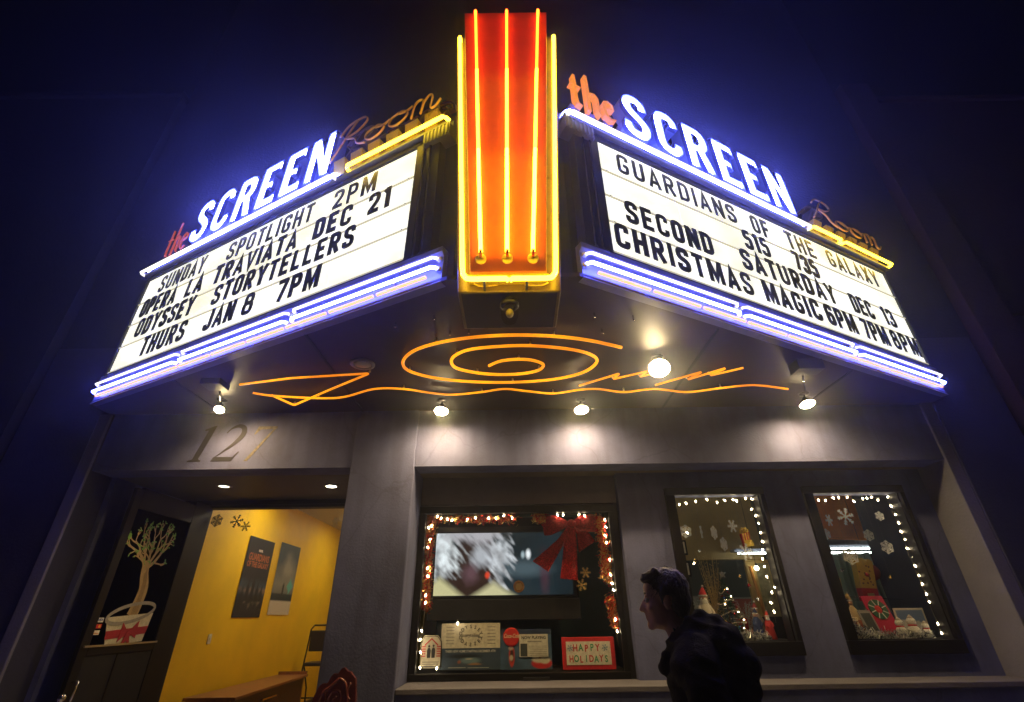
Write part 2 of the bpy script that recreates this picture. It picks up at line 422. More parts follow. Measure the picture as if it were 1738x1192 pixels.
# recessed wall round two narrow windows (openings cut out)
W1=(1.79,2.83,1.33,2.79); W2=(3.37,4.43,1.33,2.79)   # clear openings x0 x1 z0 z1
fr=facade(YR)
rw=MB()
for (x0,x1) in ((1.20,W1[0]),(W1[1],W2[0]),(W2[1],4.76)): rw.box(x0,x1,YR,YR+.16,1.03,3.05)
for wd in (W1,W2):
    rw.box(wd[0],wd[1],YR,YR+.16,1.03,wd[2]); rw.box(wd[0],wd[1],YR,YR+.16,wd[3],3.05)
part('recessed_wall', rw, STUCCO)
part('recess_return', MB().box(1.2,1.24,YR+.161,5.9,1.03,3.05), STUCCO)
# wall below the sill and the sill ledge
part('dado_wall', MB().box(-1.09,4.76,Y0+.01,YR+.1,0,.985), STUCCO)
part('sill', MB().box(-1.088,4.758,Y0-.015,5.72,.988,1.032), mat('sill_stucco',(.13,.128,.17),.8,var=.2,scale=3,bump=.3,bscale=40), bevel=.006)
part('header_wall', MB().box(-1.088,1.198,5.72,5.86,2.735,3.05), mat('header_dark_stucco',(.12,.10,.11),.85,var=.2,scale=3,bump=.2,bscale=40))
# door alcove
part('alcove_ceiling', MB().box(-4.655,-1.80,Y0+.301,6.90,3.05,3.2), DARKWALL)
part('alcove_side_wall', MB().box(-4.66,-4.60,Y0+.301,6.9,0,3.05), STUCCO)
part('alcove_side_wall', MB().box(-1.86,-1.80,Y0+.301,6.9,0,3.05), STUCCO)
part('door_header', MB().box(-4.6,-1.86,6.80,6.95,2.95,3.05).box(-4.6,-1.86,6.77,6.80,2.985,3.02), BLACKP)
part('door_jamb', MB().box(-4.6,-4.26,6.82,6.94,0,2.95), BLACKP)
part('door_jamb', MB().box(-1.94,-1.86,6.82,6.94,0,2.95), BLACKP)
# neighbouring facades
nb=thing('neighbour_building','plain dark grey wall rising beyond the left end of the marquee','building',(-9,7,0))
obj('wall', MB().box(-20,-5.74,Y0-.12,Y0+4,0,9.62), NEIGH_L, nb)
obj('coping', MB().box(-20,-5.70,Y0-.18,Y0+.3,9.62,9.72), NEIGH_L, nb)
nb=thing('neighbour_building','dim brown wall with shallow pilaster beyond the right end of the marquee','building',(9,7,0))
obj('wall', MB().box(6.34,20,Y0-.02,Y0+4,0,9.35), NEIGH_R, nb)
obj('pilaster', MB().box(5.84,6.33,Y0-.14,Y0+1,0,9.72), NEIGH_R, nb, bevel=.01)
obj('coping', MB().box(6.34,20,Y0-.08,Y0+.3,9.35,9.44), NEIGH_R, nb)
for x in (8.1,11.2):
    obj('string_course', MB().box(6.34 if x<9 else 9.8, x+1.3 if x<9 else 20, Y0-.07,Y0-.021,4.9,5.0), NEIGH_R, nb)

# house number painted on the band
num=thing('house_number','slanted serif number 127 painted on the band above the doorway','number',(-3.25,Y0,3.3))
fr=Fr((0,Y0,0)); NP=mat('faded_navy_paint',(.012,.014,.022),.8,var=.2,scale=14)
def ital(x,z): return (x+(z)*.27, 3.135+z)
def digit(outline_or_pts,x0,w=None,m=NP,label=None):
    mb=MB()
    for pts,ww in outline_or_pts:
        P=[ital(x0+p[0],p[1]) for p in pts]
        if ww is None: mb.prism(P,fr,.0005,.004)
        else: mb.ribbon(P,ww,fr,.0005,.004)
    o=obj('digit',mb,m,num)
    if label: o['label']=label
    fix_normals(o)
digit([([(.02,0),(.17,0),(.17,.012),(.13,.03),(.13,.42),(.115,.42),(.02,.375),(.02,.36),(.065,.365),(.065,.03),(.02,.012)],None)],-3.66)
c=smooth_curve([(.03,.33,0),(.06,.385,0),(.13,.415,0),(.20,.385,0),(.225,.31,0),(.19,.22,0),(.12,.13,0),(.04,.045,0)],4)
cw=[.012+.045*math.sin(min(1,max(0,(i/len(c)-.1)*1.25))*math.pi) for i in range(len(c))]
digit([([(p.x,p.y) for p in c],cw),([(.02,0),(.25,0),(.285,.11),(.27,.11),(.24,.05),(.03,.05)],None)],-3.40)
digit([([(.03,.405),(.25,.405),(.25,.375),(.07,.37),(.035,.31),(.022,.31)],None),([(.25,.40),(.225,.40),(.06,0),(.10,0)],None)],-3.07,
      m=mat('glare_pale_paint',(.10,.085,.05),.7,var=.5,scale=30,col2=(.20,.18,.13)),label='last digit painted pale to imitate lamp glare')  # pale colour stands in for lamp glare washing out this digit

# ================================================================== MARQUEE CANOPY
TH=R(26.9); ca,sa=math.cos(TH),math.sin(TH)
OR=Vector((.49,2.70,0)); OL=Vector((-.46,2.72,0))
FR=Fr(OR,(ca,sa,0),(0,0,1),(sa,-ca,0))            # right face: a grows to the right
FL=Fr(OL,(ca,-sa,0),(0,0,1),(-sa,-ca,0))          # left face: a is negative, growing to the right
LR,LL=4.93,4.76
pR=FR(LR,0); pL=FL(-LL,0)
mq=thing('marquee_canopy','wedge shaped theatre canopy jutting over the pavement with dark maroon underside','canopy',(0,4,3.7))
plan=[(OL.x,OL.y),(OR.x,OR.y),(pR.x,pR.y),(pR.x,Y0-.004),(pL.x,Y0-.004),(pL.x,pL.y)]
flat=Fr((0,0,0),(1,0,0),(0,1,0),(0,0,1))
so=obj('soffit',MB().prism(plan,flat,3.705,3.74),SOFFIT,mq); fix_normals(so)
# soffit seams: thin metal strips between the panels
for x in (-3.4,-1.75,1.75,3.4):
    yf=2.71+max(0,abs(x)-.47)*sa/ca+.08
    obj('seam_strip',MB().box(x-.012,x+.012,yf,Y0-.02,3.698,3.7045),BLACKP,mq)
bp=[tuple((FL(-.02,0,-.10))[:2]),tuple((FR(.02,0,-.10))[:2]),tuple(FR(LR-.06,0,-.10)[:2]),(pR.x-.09,Y0-.006),(pL.x+.09,Y0-.006),tuple(FL(-LL+.06,0,-.10)[:2])]
o=obj('canopy_body',MB().prism(bp,flat,3.742,5.44),BLACKP,mq); fix_normals(o)
# small glints of hardware on the soffit near the pylon
for (x,y) in ((-.62,3.18),(.66,3.17),(-.52,3.42),(-.36,3.40),(.76,3.42),(-.95,3.28),(.98,3.22)):
    obj('hanger_bolt', MB().lathe((x,y,3.66),[(.004,0),(.010,.005),(.008,.012),(.006,.045)],8), CHROME, mq, smooth=True)
obj('access_panel', MB().box(-.30,.34,2.85,3.3,3.692,3.704), SOFFIT, mq, bevel=.003)

def raceway(fr,u0,u1,lab,side):
    "lower neon raceway: bent sheet metal with two bright tubes and a row of unlit amber tubes with a painted reflection"
    t=thing('neon_raceway',lab,'neon light',fr((u0+u1)/2,3.8), 'neon raceways along the canopy edge')
    mb=MB()
    sec=[(-.06,4.03),(.015,4.03),(.015,3.985),(-.015,3.955),(.0,3.72),(.012,3.70),(-.06,3.70)]  # (n,z)
    vs=[fr(u,z,n) for u in (u0,u1) for n,z in sec]; L=len(sec)
    mb.add(vs,[(i,(i+1)%L,(i+1)%L+L,i+L) for i in range(L)]+[tuple(range(L)),tuple(range(2*L-1,L-1,-1))])
    o=obj('sheet_metal_trough',mb,SHEET,t); fix_normals(o)
    n_=3; seg=(u1-u0)/n_
    sg=1 if side=='R' else -1
    for k in range(n_):
        a=u0+seg*k+.025; b=u0+seg*(k+1)-.025
        for z,m,r in ((3.915,N_WARM,.0125),(3.825,N_COOL,.0135)):
            P=[fr(a,z,.0),fr(a+.01,z,.03),fr(a+.035,z,.052),fr(b-.035,z,.052),fr(b-.01,z,.03),fr(b,z,.0)]
            tb=obj('neon_tube',MB().tube(P,r,8),m,t,smooth=True)
            for e in (a,b): obj('electrode_cap',MB().lathe(fr(e,z,.0),[(.022,0),(.022,.018),(.012,.022)],10,fr.n),PORC,t,smooth=True)
            for q in (.25,.75):
                x=a+(b-a)*q; obj('tube_clip',MB().box(x-.006,x+.006,.0,.05,z-.024,z-.012,fr),CHROME,t)
    nd=9
    for k in range(nd):
        a=u0+.10+(u1-u0-.2)*k/nd+.02; b=u0+.10+(u1-u0-.2)*(k+1)/nd-.02
        obj('amber_tube',MB().tube([fr(a,3.768,.03),fr(b,3.768,.03)],.014,8),N_DASH,t,smooth=True)  # unlit tubes given a glow to imitate reflected sign light
    return t
raceway(FL,-4.74,-.05,'twin lavender and white neon tubes under the left readerboard','L')
raceway(FR,.03,4.92,'twin lavender and white neon tubes under the right readerboard','R')

# readerboards
def panelmat():
    m=bpy.data.materials.new('backlit_acrylic'); m.use_nodes=True; t=m.node_tree; b=t.nodes['Principled BSDF']
    b.inputs['Base Color'].default_value=(.6,.6,.52,1); b.inputs['Roughness'].default_value=.35
    tc=t.nodes.new('ShaderNodeTexCoord'); n=t.nodes.new('ShaderNodeTexNoise'); n.inputs['Scale'].default_value=1.6; n.inputs['Detail'].default_value=4
    r=t.nodes.new('ShaderNodeValToRGB'); r.color_ramp.elements[0].position=.25; r.color_ramp.elements[1].position=.62
    r.color_ramp.elements[0].color=(.74,.70,.48,1); r.color_ramp.elements[1].color=(1,.985,.90,1)
    t.links.new(tc.outputs['Object'],n.inputs['Vector']); t.links.new(n.outputs[0],r.inputs[0]); t.links.new(r.outputs[0],b.inputs['Emission Color'])
    b.inputs['Emission Strength'].default_value=1.32
    return m
PANEL=panelmat()
TRACK=emis('track_acrylic_glow',(.80,.74,.52),.62)
def readerboard(fr,u0,u1,lab,rows):
    t=thing('readerboard',lab,'sign',fr((u0+u1)/2,4.1),'readerboards of the marquee')
    zs=[4.05,4.395,4.695,5.005,5.385]
    np_=5; seg=(u1-u0)/np_
    for r_ in range(4):
        for k in range(np_):
            obj('acrylic_panel',MB().box(u0+seg*k+.002,u0+seg*(k+1)-.002,-.03,-.012,zs[r_]+.006,zs[r_+1]-.006,fr),PANEL,t)
    obj('light_box',MB().box(u0-.02,u1+.02,-.10,-.032,4.04,5.40,fr),PORC,t)
    for z in zs[1:4]: obj('letter_track',MB().box(u0,u1,-.011,.004,z-.005,z+.005,fr),TRACK,t)
    obj('letter_track',MB().box(u0,u1,-.011,.004,4.052,4.075,fr),TRACK,t)
    for nm,bx in (('frame',(u0-.045,u1+.045,-.09,.012,5.388,5.435)),('frame',(u0-.045,u1+.045,-.09,.010,4.034,4.049))):
        obj(nm,MB().box(*bx,fr),BLACKP,t)
    inner = u0<1 and u0>0
    if fr is FR: e=((u0-.26,u0-.002),(u1+.002,u1+.045))
    else: e=((u0-.045,u0-.002),(u1+.002,u1+.26))
    for a,b in e: obj('side_frame',MB().box(a,b,-.09,.008,4.05,5.387,fr),BLACK,t)
    a,b=e[0] if fr is FR else e[1]
    for q in (.35,.62): x=a+(b-a)*q; obj('frame_rib',MB().box(x-.008,x+.008,.0085,.022,4.05,5.387,fr),BLACKP,t)
    for ui in (u0+.06,u1-.06):
        for z in zs[1:4]: obj('track_screw',MB().lathe(fr(ui,z,.0045),[(.008,0),(.008,.003)],6,fr.n),CHROME,t)
    base={1:5.045,2:4.745,3:4.442,4:4.118}
    for r_,s,a,b in rows:
        h=.255; th=.049 if r_!=1 else .037
        word(s,a,b,base[r_]+.012,h,th,fr,.0052,BLETTER,t)
    return t
readerboard(FR,.345,4.815,'bright readerboard right of the red pylon, lettered GUARDIANS OF THE GALAXY',
 [(1,'GUARDIANS',.535,2.06),(1,'OF',2.29,2.56),(1,'THE',2.84,3.32),(1,'GALAXY',3.56,4.55),(2,'515',2.07,2.44),(2,'735',2.83,3.22),
  (3,'SECOND',.54,1.55),(3,'SATURDAY',1.93,3.37),(3,'DEC',3.66,4.05),(3,'13',4.26,4.48),
  (4,'CHRISTMAS',.385,1.96),(4,'MAGIC',2.12,2.955),(4,'6PM',3.05,3.54),(4,'7PM',3.66,4.12),(4,'8PM',4.21,4.74)])
readerboard(FL,-4.66,-.43,'bright readerboard left of the red pylon, lettered SUNDAY SPOTLIGHT 2PM',
 [(1,'SUNDAY',-4.29,-3.42),(1,'SPOTLIGHT',-3.02,-1.70),(1,'2PM',-1.43,-.88),(2,'OPERA',-4.49,-3.81),(2,'LA',-3.61,-3.32),(2,'TRAVIATA',-3.12,-1.84),(2,'DEC',-1.61,-1.13),(2,'21',-.93,-.68),
  (3,'ODYSSEY',-4.40,-3.33),(3,'STORYTELLERS',-3.0,-1.04),(4,'THURS',-4.10,-3.31),(4,'JAN',-2.98,-2.53),(4,'8',-2.40,-2.25),(4,'7PM',-1.93,-1.38)])

# upper neon ledge
def ledge(fr,blue,yel,lab,ends):
    t=thing('neon_ledge',lab,'neon light',fr((ends[0]+ends[1])/2,5.5),'neon ledges under the roof letters')
    obj('sheet_metal_ledge',MB().box(ends[0],ends[1],-.12,.055,5.442,5.475,fr).box(ends[0],ends[1],-.12,-.02,5.476,5.56,fr),SHEET,t)
    for a,b,m in blue+yel:
        isb=(a,b,m) in blue
        for z,n in (((5.535,.03),(5.455,.085)) if isb else ((5.475,.085),)):
            mm=m if z>5.5 or not isb else N_WARM
            n=n+.02
            P=[fr(a,z,n-.06),fr(a+.01,z,n-.02),fr(a+.03,z,n),fr(b-.03,z,n),fr(b-.01,z,n-.02),fr(b,z,n-.06)]
            obj('neon_tube',MB().tube(P,.017,8),mm,t,smooth=True)
    return t
ledge(FR,[(.0,3.28,N_BLUE)],[(3.30,3.86,N_YEL),(3.90,4.90,N_YEL)],'blue tubes turning yellow above the right readerboard',(-.03,4.92))
ledge(FL,[(-4.72,-1.42,N_BLUE)],[(-1.25,-.06,N_YEL)],'blue tubes turning yellow above the left readerboard',(-4.73,-.06))
# ribbed end bracket beneath the ledge beside the pylon
for fr,a,b in ((FR,-.02,.28),(FL,-.33,-.05)):
    t=thing('ledge_bracket','ribbed metal end bracket of the %s neon ledge beside the pylon'%('right' if fr is FR else 'left'),'bracket',fr((a+b)/2,5.3))
    mb=MB()
    obj('bracket_box',MB().box(a,b,-.08,.05,5.30,5.438,fr),SHEET,t)
    for k in range(7):
        x=a+(b-a)*(k+.5)/7; obj('rib',MB().box(x-.007,x+.007,.051,.062,5.30,5.438,fr),SHEET,t)

# ------------------------------------------------------------------ roof letters
OUT={
'E':([(0,0),(.5,0),(.5,.27),(.42,.165),(.20,.165),(.20,.43),(.29,.43),(.35,.36),(.35,.64),(.29,.57),(.20,.57),(.20,.835),(.40,.835),(.48,.73),(.48,1),(0,1)],()),
'N':([(0,0),(.165,0),(.165,.60),(.37,0),(.54,0),(.54,1),(.375,1),(.375,.42),(.19,1),(0,1)],()),
'R':([(0,0),(.19,0),(.19,.42),(.24,.42),(.36,0),(.56,0),(.42,.46),(.50,.55),(.53,.66),(.52,.82),(.46,.94),(.34,1),(0,1)],([(.19,.58),(.28,.58),(.33,.64),(.34,.74),(.29,.83),(.19,.83)],)),
'I':([(0,0),(.19,0),(.19,1),(0,1)],()),
}
def rib_out(pts,w):
    l,r=ribbon_sides(pts,w); return l+r[::-1]
OUT['S']=(rib_out(smooth_curve([(.42,.70,0),(.41,.82,0),(.33,.905,0),(.22,.905,0),(.12,.84,0),(.10,.72,0),(.16,.60,0),(.28,.50,0),(.40,.38,0),(.43,.25,0),(.37,.12,0),(.25,.09,0),(.14,.12,0),(.08,.20,0),(.08,.33,0)],2),.175),())
OUT['C']=(rib_out(smooth_curve([(.43,.70,0),(.42,.82,0),(.35,.90,0),(.25,.91,0),(.14,.87,0),(.09,.76,0),(.085,.5,0),(.09,.24,0),(.14,.13,0),(.25,.09,0),(.35,.10,0),(.43,.19,0),(.44,.31,0)],2),.175),())
OUT['G']=(rib_out(smooth_curve([(.43,.70,0),(.42,.82,0),(.35,.90,0),(.25,.91,0),(.14,.87,0),(.09,.76,0),(.085,.5,0),(.09,.24,0),(.14,.13,0),(.25,.09,0),(.36,.11,0),(.43,.20,0),(.43,.46,0),(.26,.46,0)],2),.16),())
CHAN=mat('pale_blue_enamel',(.42,.52,.72),.4)
CHANSIDE=mat('deep_blue_enamel',(.16,.19,.42),.4)
def channel_letter(ch,x,z,w_,h,fr,parent,lit=True,depth=.17,shear=0):
    out,holes=OUT[ch]; mx=max(p[0] for p in out); mn=min(p[0] for p in out)
    T=lambda p:(x+(p[0]-mn)/(mx-mn)*w_, z+p[1]*h)
    o=[T((p[0],p[1])) for p in out]; hs=[[T(p) for p in hh] for hh in holes]
    mb=MB().prism(o,fr,-depth,-.045,hs)
    q=obj('channel_letter',mb,CHAN if lit else mat('unlit_brown_enamel',(.05,.035,.03),.4),parent); fix_normals(q)
    rim=MB().wall(o,fr,-.0449,.0,.006)
    for hh in hs: rim.wall(hh,fr,-.0449,0,-.006)
    rm=obj('rim',rim,CHANSIDE if lit else mat('dull_red_rim',(.32,.07,.03),.4),q)
    for k,loop in enumerate([o]+hs):
        ins=inset(loop, .034 if k==0 else -.03)
        P=[fr(*p,-.012) for p in ins]
        obj('neon_tube',MB().tube(P,.0115,6,closed=True),N_BLUE if lit else UNLIT,q,smooth=True)
    return q
def screen_word(fr,u0,u1,lab,z=5.735,h=.70):
    t=thing('roof_letters',lab,'sign',fr((u0+u1)/2,z),'large blue neon words standing on the canopy')
    ws=dict(S=.5,C=.5,R=.53,E=.49,N=.54); gap=.13; s='SCREEN'
    tot=sum(ws[c] for c in s)+gap*5; k=(u1-u0)/tot; x=u0
    for c in s: channel_letter(c,x,z,ws[c]*k,h,fr,t); x+=(ws[c]+gap)*k
    for q in range(7):
        xx=u0+(u1-u0)*(q+.3)/7; obj('stand_off',MB().box(xx-.015,xx+.015,-.13,-.10,5.55,z+.02,fr),SHEET,t)
    return t
screen_word(FR,.75,3.30,'glowing blue word SCREEN right of the red pylon')
screen_word(FL,-4.09,-1.67,'glowing blue word SCREEN left of the red pylon')

def the_word(fr,u0,u1,lab,z):
    t=thing('small_roof_letters',lab,'sign',fr((u0+u1)/2,z),'orange words reading the')
    k=(u1-u0); m=emis('orange_face_added_glow',(1,.30,.035),.85) if fr is FR else emis('orange_face_added_dim_glow',(1,.17,.02),.42); kw=.46 if fr is FR else .25  # painted letters made to emit in place of pylon light, left copy dimmer
    gl={'t':[([(.115,.86),(.12,.6),(.12,.2),(.15,.06),(.24,.03)],[.06,.075,.08,.07,.03]),([(.02,.55),(.24,.55)],.035)],
        'h':[([(.375,1.02),(.38,.8),(.38,.0)],[.07,.085,.085]),([(.38,.42),(.44,.52),(.52,.54),(.57,.46),(.57,.1),(.62,.02)],[.02,.05,.06,.08,.085,.03])],
        'e':[([(.72,.30),(.92,.36),(.90,.48),(.82,.54),(.74,.48),(.71,.3),(.74,.12),(.83,.03),(.95,.10)],[.03,.035,.06,.05,.07,.085,.08,.06,.02])]}
    for i,(c,sts) in enumerate(gl.items()):
        mb=MB()
        for j,(pts,ww) in enumerate(sts):
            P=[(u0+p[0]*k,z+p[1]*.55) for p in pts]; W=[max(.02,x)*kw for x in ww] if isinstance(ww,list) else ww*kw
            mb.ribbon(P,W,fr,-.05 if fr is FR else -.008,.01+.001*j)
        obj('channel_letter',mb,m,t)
        xx=u0+k*(.13,.45,.83)[i]; obj('stand_off',MB().box(xx-.05,xx+.05,-.10,-.04,5.562,z+.05,fr),CHANSIDE,t)
    return t
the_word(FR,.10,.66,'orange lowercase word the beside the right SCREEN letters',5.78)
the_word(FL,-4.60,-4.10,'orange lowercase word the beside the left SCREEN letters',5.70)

ROOM=[([(.02,.0),(.10,.35),(.20,.85),(.24,1.0)],), ([(.08,.72),(.16,.98),(.30,1.0),(.34,.82),(.26,.62),(.15,.55),(.24,.42),(.28,.2),(.36,.08)],),
 ([(.44,.44),(.37,.36),(.36,.2),(.42,.08),(.50,.14),(.53,.3),(.47,.43),(.44,.40),(.52,.34),(.58,.40)],),
 ([(.66,.46),(.59,.38),(.58,.2),(.64,.1),(.71,.16),(.74,.32),(.69,.45),(.66,.42),(.73,.38),(.78,.44)],),
 ([(.78,.05),(.80,.42),(.84,.5),(.87,.42),(.86,.05),(.88,.36),(.92,.5),(.95,.42),(.94,.1),(.98,.05),(1.02,.2)],)]
def room_word(fr,u0,u1,lab,z,h):
    t=thing('script_letters',lab,'sign',fr((u0+u1)/2,z),'unlit script words reading Room')
    k=u1-u0
    grp=[('R',ROOM[0:2]),('o',ROOM[2:3]),('o',ROOM[3:4]),('m',ROOM[4:5])]
    for i,(c,sts) in enumerate(grp):
        mb=MB(); tb=MB()
        for j,(pts,) in enumerate(sts):
            sc=[p.to_tuple() for p in smooth_curve([(u0+p[0]*k,z+p[1]*h,0) for p in pts],4)]
            mb.ribbon([(p[0],p[1]) for p in sc],.030,fr,-.16,-.04+.0012*j)
            tb.tube([fr(p[0],p[1]+.03,.06) for p in sc],.0125,6)
        q=obj('channel_letter',mb,mat('script_brown_enamel',(.14,.07,.02),.4),t); obj('script_face',MB().box(0,.001,0,.001,0,.001,fr),YELHOUS,q) if False else None
        obj('unlit_tube',tb,UNLIT,q,smooth=True)
    nb_=6
    for i in range(nb_):
        x=u0+k*(i+.5)/nb_; w_=k/nb_*.36
        pr=[(x-w_*.9,5.562),(x+w_*.7,5.562),(x+w_*1.2,z+.10),(x-w_*.5,z+.10)]
        q=obj('gold_bracket',MB().hexa([fr(x-w_*.9,5.562,-.2),fr(x+w_*.8,5.562,-.2),fr(x+w_*.8,5.562,-.03),fr(x-w_*.9,5.562,-.03)],[fr(x-w_*.6,z+.05,-.2),fr(x+w_*1.2,z+.05,-.2),fr(x+w_*1.2,z+.05,.035),fr(x-w_*.6,z+.05,.035)]),YELHOUS,t); fix_normals(q)
    return t
room_word(FL,-1.60,-.20,'unlit looping script word Room on gold brackets left of the red pylon',5.73,.50)
room_word(FR,3.50,4.92,'unlit looping script word Room on gold brackets at the far right end',5.72,.40)
t=thing('unlit_roof_letters','large unlit letters ING standing behind the left script word','sign',FL(-.9,5.8,-.3))
for c,a,b in (('I',-1.44,-1.30),('N',-1.20,-.78),('G',-.68,-.26)): channel_letter(c,a,5.74,b-a,.74,Fr(FL(0,0,-.3),FL.a,FL.b,FL.n),t,lit=False)

# ------------------------------------------------------------------ pylon
py=thing('pylon','flared red neon pylon rising at the point of the canopy','pylon',(-.01,2.6,3.4))
def flare(xc,wb,wt,yb0,yb1,z0,z1):
    return MB().hexa([(xc-wb,yb0,z0),(xc+wb,yb0,z0),(xc+wb,yb1,z0),(xc-wb,yb1,z0)],[(xc-wt,yb0,z1),(xc+wt,yb0,z1),(xc+wt,yb1,z1),(xc-wt,yb1,z1)])
obj('housing',flare(-.012,.335,.475,2.50,2.95,3.43,6.42),mat('dark_gold_enamel',(.16,.10,.02),.3,metal=.2,var=.2),py,bevel=.008)
obj('red_box',flare(-.018,.243,.392,2.385,2.498,3.50,6.62),REDPAINT,py,bevel=.006)
obj('box_trim',flare(-.018,.250,.257,2.40,2.496,3.485,3.499),YELHOUS,py)
if 0: obj('pylon_foot',MB().hexa([(-.30,2.52,3.30),(.28,2.52,3.30),(.28,2.95,3.30),(-.30,2.95,3.30)],[(-.345,2.47,3.425),(.325,2.47,3.425),(.325,2.97,3.425),(-.345,2.97,3.425)]),YELHOUS,py)
obj('pylon_underside',MB().hexa([(-.325,2.505,3.425),(.30,2.505,3.425),(.30,2.78,3.425),(-.325,2.78,3.425)],[(-.325,2.505,3.4295),(.30,2.505,3.4295),(.30,2.94,3.4295),(-.325,2.94,3.4295)]),SOFFIT,py)
for xb,xt in ((-.192,-.302),(-.022,-.007),(.143,.289)):
    f=lambda q:xb+(xt-xb)*q
    N=3; zz=[3.66,3.75,4.6,5.4,6.0,6.66]
    # lower lengths glow yellow, the top length gold
    g=lambda z:(f((z-3.62)/3.04),2.325,z)
    for P,m_ in (([(xb,2.345,3.632),(xb,2.33,3.645),(xb,2.325,3.67),g(4.1),g(4.595)],N_YELLOW),([g(4.60),g(5.1),g(5.595)],N_YELMID),([g(5.6),g(6.1),g(6.53),(xt,2.34,6.55),(xt,2.385,6.55)],N_YELTOP)):
        obj('neon_tube',MB().tube(P,.0125,8),m_,py,smooth=True)
    obj('electrode_cup',MB().lathe((xb,2.384,3.60),[(.036,0),(.036,.018),(.026,.03),(.014,.034),(.014,.034)],14,(0,-1,0)),mat('yellow_cup',(.85,.62,.08),.4),py,smooth=True)
    obj('electrode_glass',MB().tube([(xb,2.36,3.60),(xb,2.335,3.608),(xb,2.33,3.635)],.010,8),mat('red_glass',(.5,.02,.02),.1,coat=1),py,smooth=True)
    for z in (4.4,5.3,6.1): x=f((z-3.62)/3.04); obj('tube_clip',MB().box(x-.014,x+.014,2.326,2.385,z-.006,z+.006),CHROME,py)
# outer U of yellow neon
zs=[6.30,5.6,4.9,4.2,3.62]
xl=lambda z:-.312-(z-3.5)/2.8*.135; xr=lambda z:.288+(z-3.5)/2.8*.14
PL=[(xl(6.33),2.50,6.34),(xl(6.33),2.46,6.345)]+[(xl(z),2.44,z) for z in zs]+[(xl(3.56)+.006,2.42,3.52),(xl(3.5)+.03,2.385,3.455),(xl(3.5)+.065,2.366,3.434),(-.03,2.362,3.432),(-.014,2.368,3.420)]
PR=[(xr(6.33),2.50,6.34),(xr(6.33),2.46,6.345)]+[(xr(z),2.44,z) for z in zs]+[(xr(3.56)-.006,2.42,3.52),(xr(3.5)-.03,2.385,3.455),(xr(3.5)-.065,2.366,3.434),(.008,2.362,3.432),(-.008,2.368,3.420)]
for P in (PL,PR): obj('neon_tube',MB().tube(P,.0165,8),N_YEL,py,smooth=True)
for x in (-.17,.10): obj('tube_clip',MB().box(x-.008,x+.008,2.37,2.50,3.436,3.448),CHROME,py)
for s_ in (-1,1):
    P=smooth_curve([(s_*.24,2.46,3.47),(s_*.20,2.455,3.445),(s_*.13,2.455,3.445),(s_*.09,2.47,3.462)],5)
    obj('cable',MB().tube(P,.005,6),YELHOUS,py,smooth=True)
# jelly jar lamp, switched off
jl=thing('globe_lamp','unlit glass jar lamp hanging under the foot of the pylon','lamp',(-.012,2.60,3.42))
obj('lamp_cap',MB().lathe((-.012,2.60,3.425),[(.05,0),(.062,-.02),(.062,-.04),(.05,-.05)],18),BLACK,jl,smooth=True)
obj('glass_jar',MB().lathe((-.012,2.60,3.375),[(.052,0),(.058,-.03),(.055,-.075),(.04,-.11),(.012,-.125)],18),glass('jar_glass',(.85,.8,.7),1.5),jl,smooth=True)
obj('bulb',MB().ball((-.012,2.60,3.33),.026,12,8,sz=1.3),mat('frosted_bulb',(.6,.55,.4),.4),jl,smooth=True)

# ------------------------------------------------------------------ amber neon drawing on the soffit
SP=[(0.97,3.664),(0.666,3.532),(0.356,3.454),(0.007,3.426),(-0.343,3.456),(-0.655,3.547),(-0.886,3.687),(-1.011,3.886),(-0.986,4.069),(-0.756,4.232),(-0.413,4.324),(0.002,4.351),(0.415,4.295),(0.691,4.145),(0.791,3.927),(0.699,3.775),(0.476,3.671),(0.16,3.61),(-0.097,3.614),(-0.359,3.659),(-0.5,3.753),(-0.562,3.876),(-0.529,4.021),(-0.34,4.127),(-0.113,4.172),(0.118,4.153),(0.258,4.081),(0.292,3.972),(0.195,3.886),(0.059,3.859),(-0.105,3.889),(-0.219,3.981)]
WV=[(-2.71,4.524),(-2.532,4.606),(-2.086,4.683),(-1.801,4.661),(-1.43,4.469),(-1.127,4.479),(-0.869,4.584),(-0.64,4.638),(-0.322,4.581),(-0.085,4.512),(0.149,4.572),(0.433,4.642),(0.7,4.56),(0.895,4.544),(1.184,4.63),(1.486,4.563),(1.861,4.652),(2.186,4.563),(2.511,4.501),(2.915,4.609)]
ZG=[(-2.742,4.32),(-2.166,4.188),(-1.381,4.108),(-1.895,4.476),(-2.42,4.868),(-2.543,4.59)]
Z1=[(0.688,4.457),(1.054,4.182),(1.008,4.313),(1.321,4.138),(1.264,4.267),(1.451,4.155)]
Z2=[(1.474,4.468),(1.858,4.167),(1.766,4.35),(2.064,4.091),(1.961,4.262),(2.231,4.096)]
for P,lab,sm2,r in ((SP,'amber neon spiral on the canopy underside',1,.0145),(WV,'long wavy amber neon line on the canopy underside',1,.0115),(ZG,'amber neon folded triangle left of the spiral',0,.0115),(Z1,'short amber neon zigzag nearest the spiral',0,.0105),(Z2,'short amber neon zigzag farther right of the spiral',0,.0105)):
    t=thing('neon_drawing',lab,'neon light',(P[0][0],P[0][1],3.7),'amber neon drawings on the soffit')
    q=[Vector((x,y,3.66)) for x,y in P]
    q=smooth_curve(q,8) if sm2 else [Vector((p[0],p[1],3.66)) for p in rounded([(a.x,a.y) for a in q],.03,3)]
    obj('neon_tube',MB().tube(q,r,8),N_ORTUBE,t,smooth=True)
    for i in range(2,len(P)-1,3 if sm2 else 2):
        obj('tube_stand',MB().lathe((P[i][0],P[i][1],3.672),[(.007,0),(.012,.006),(.008,.012),(.008,.033)],8),PORC,t,smooth=True)

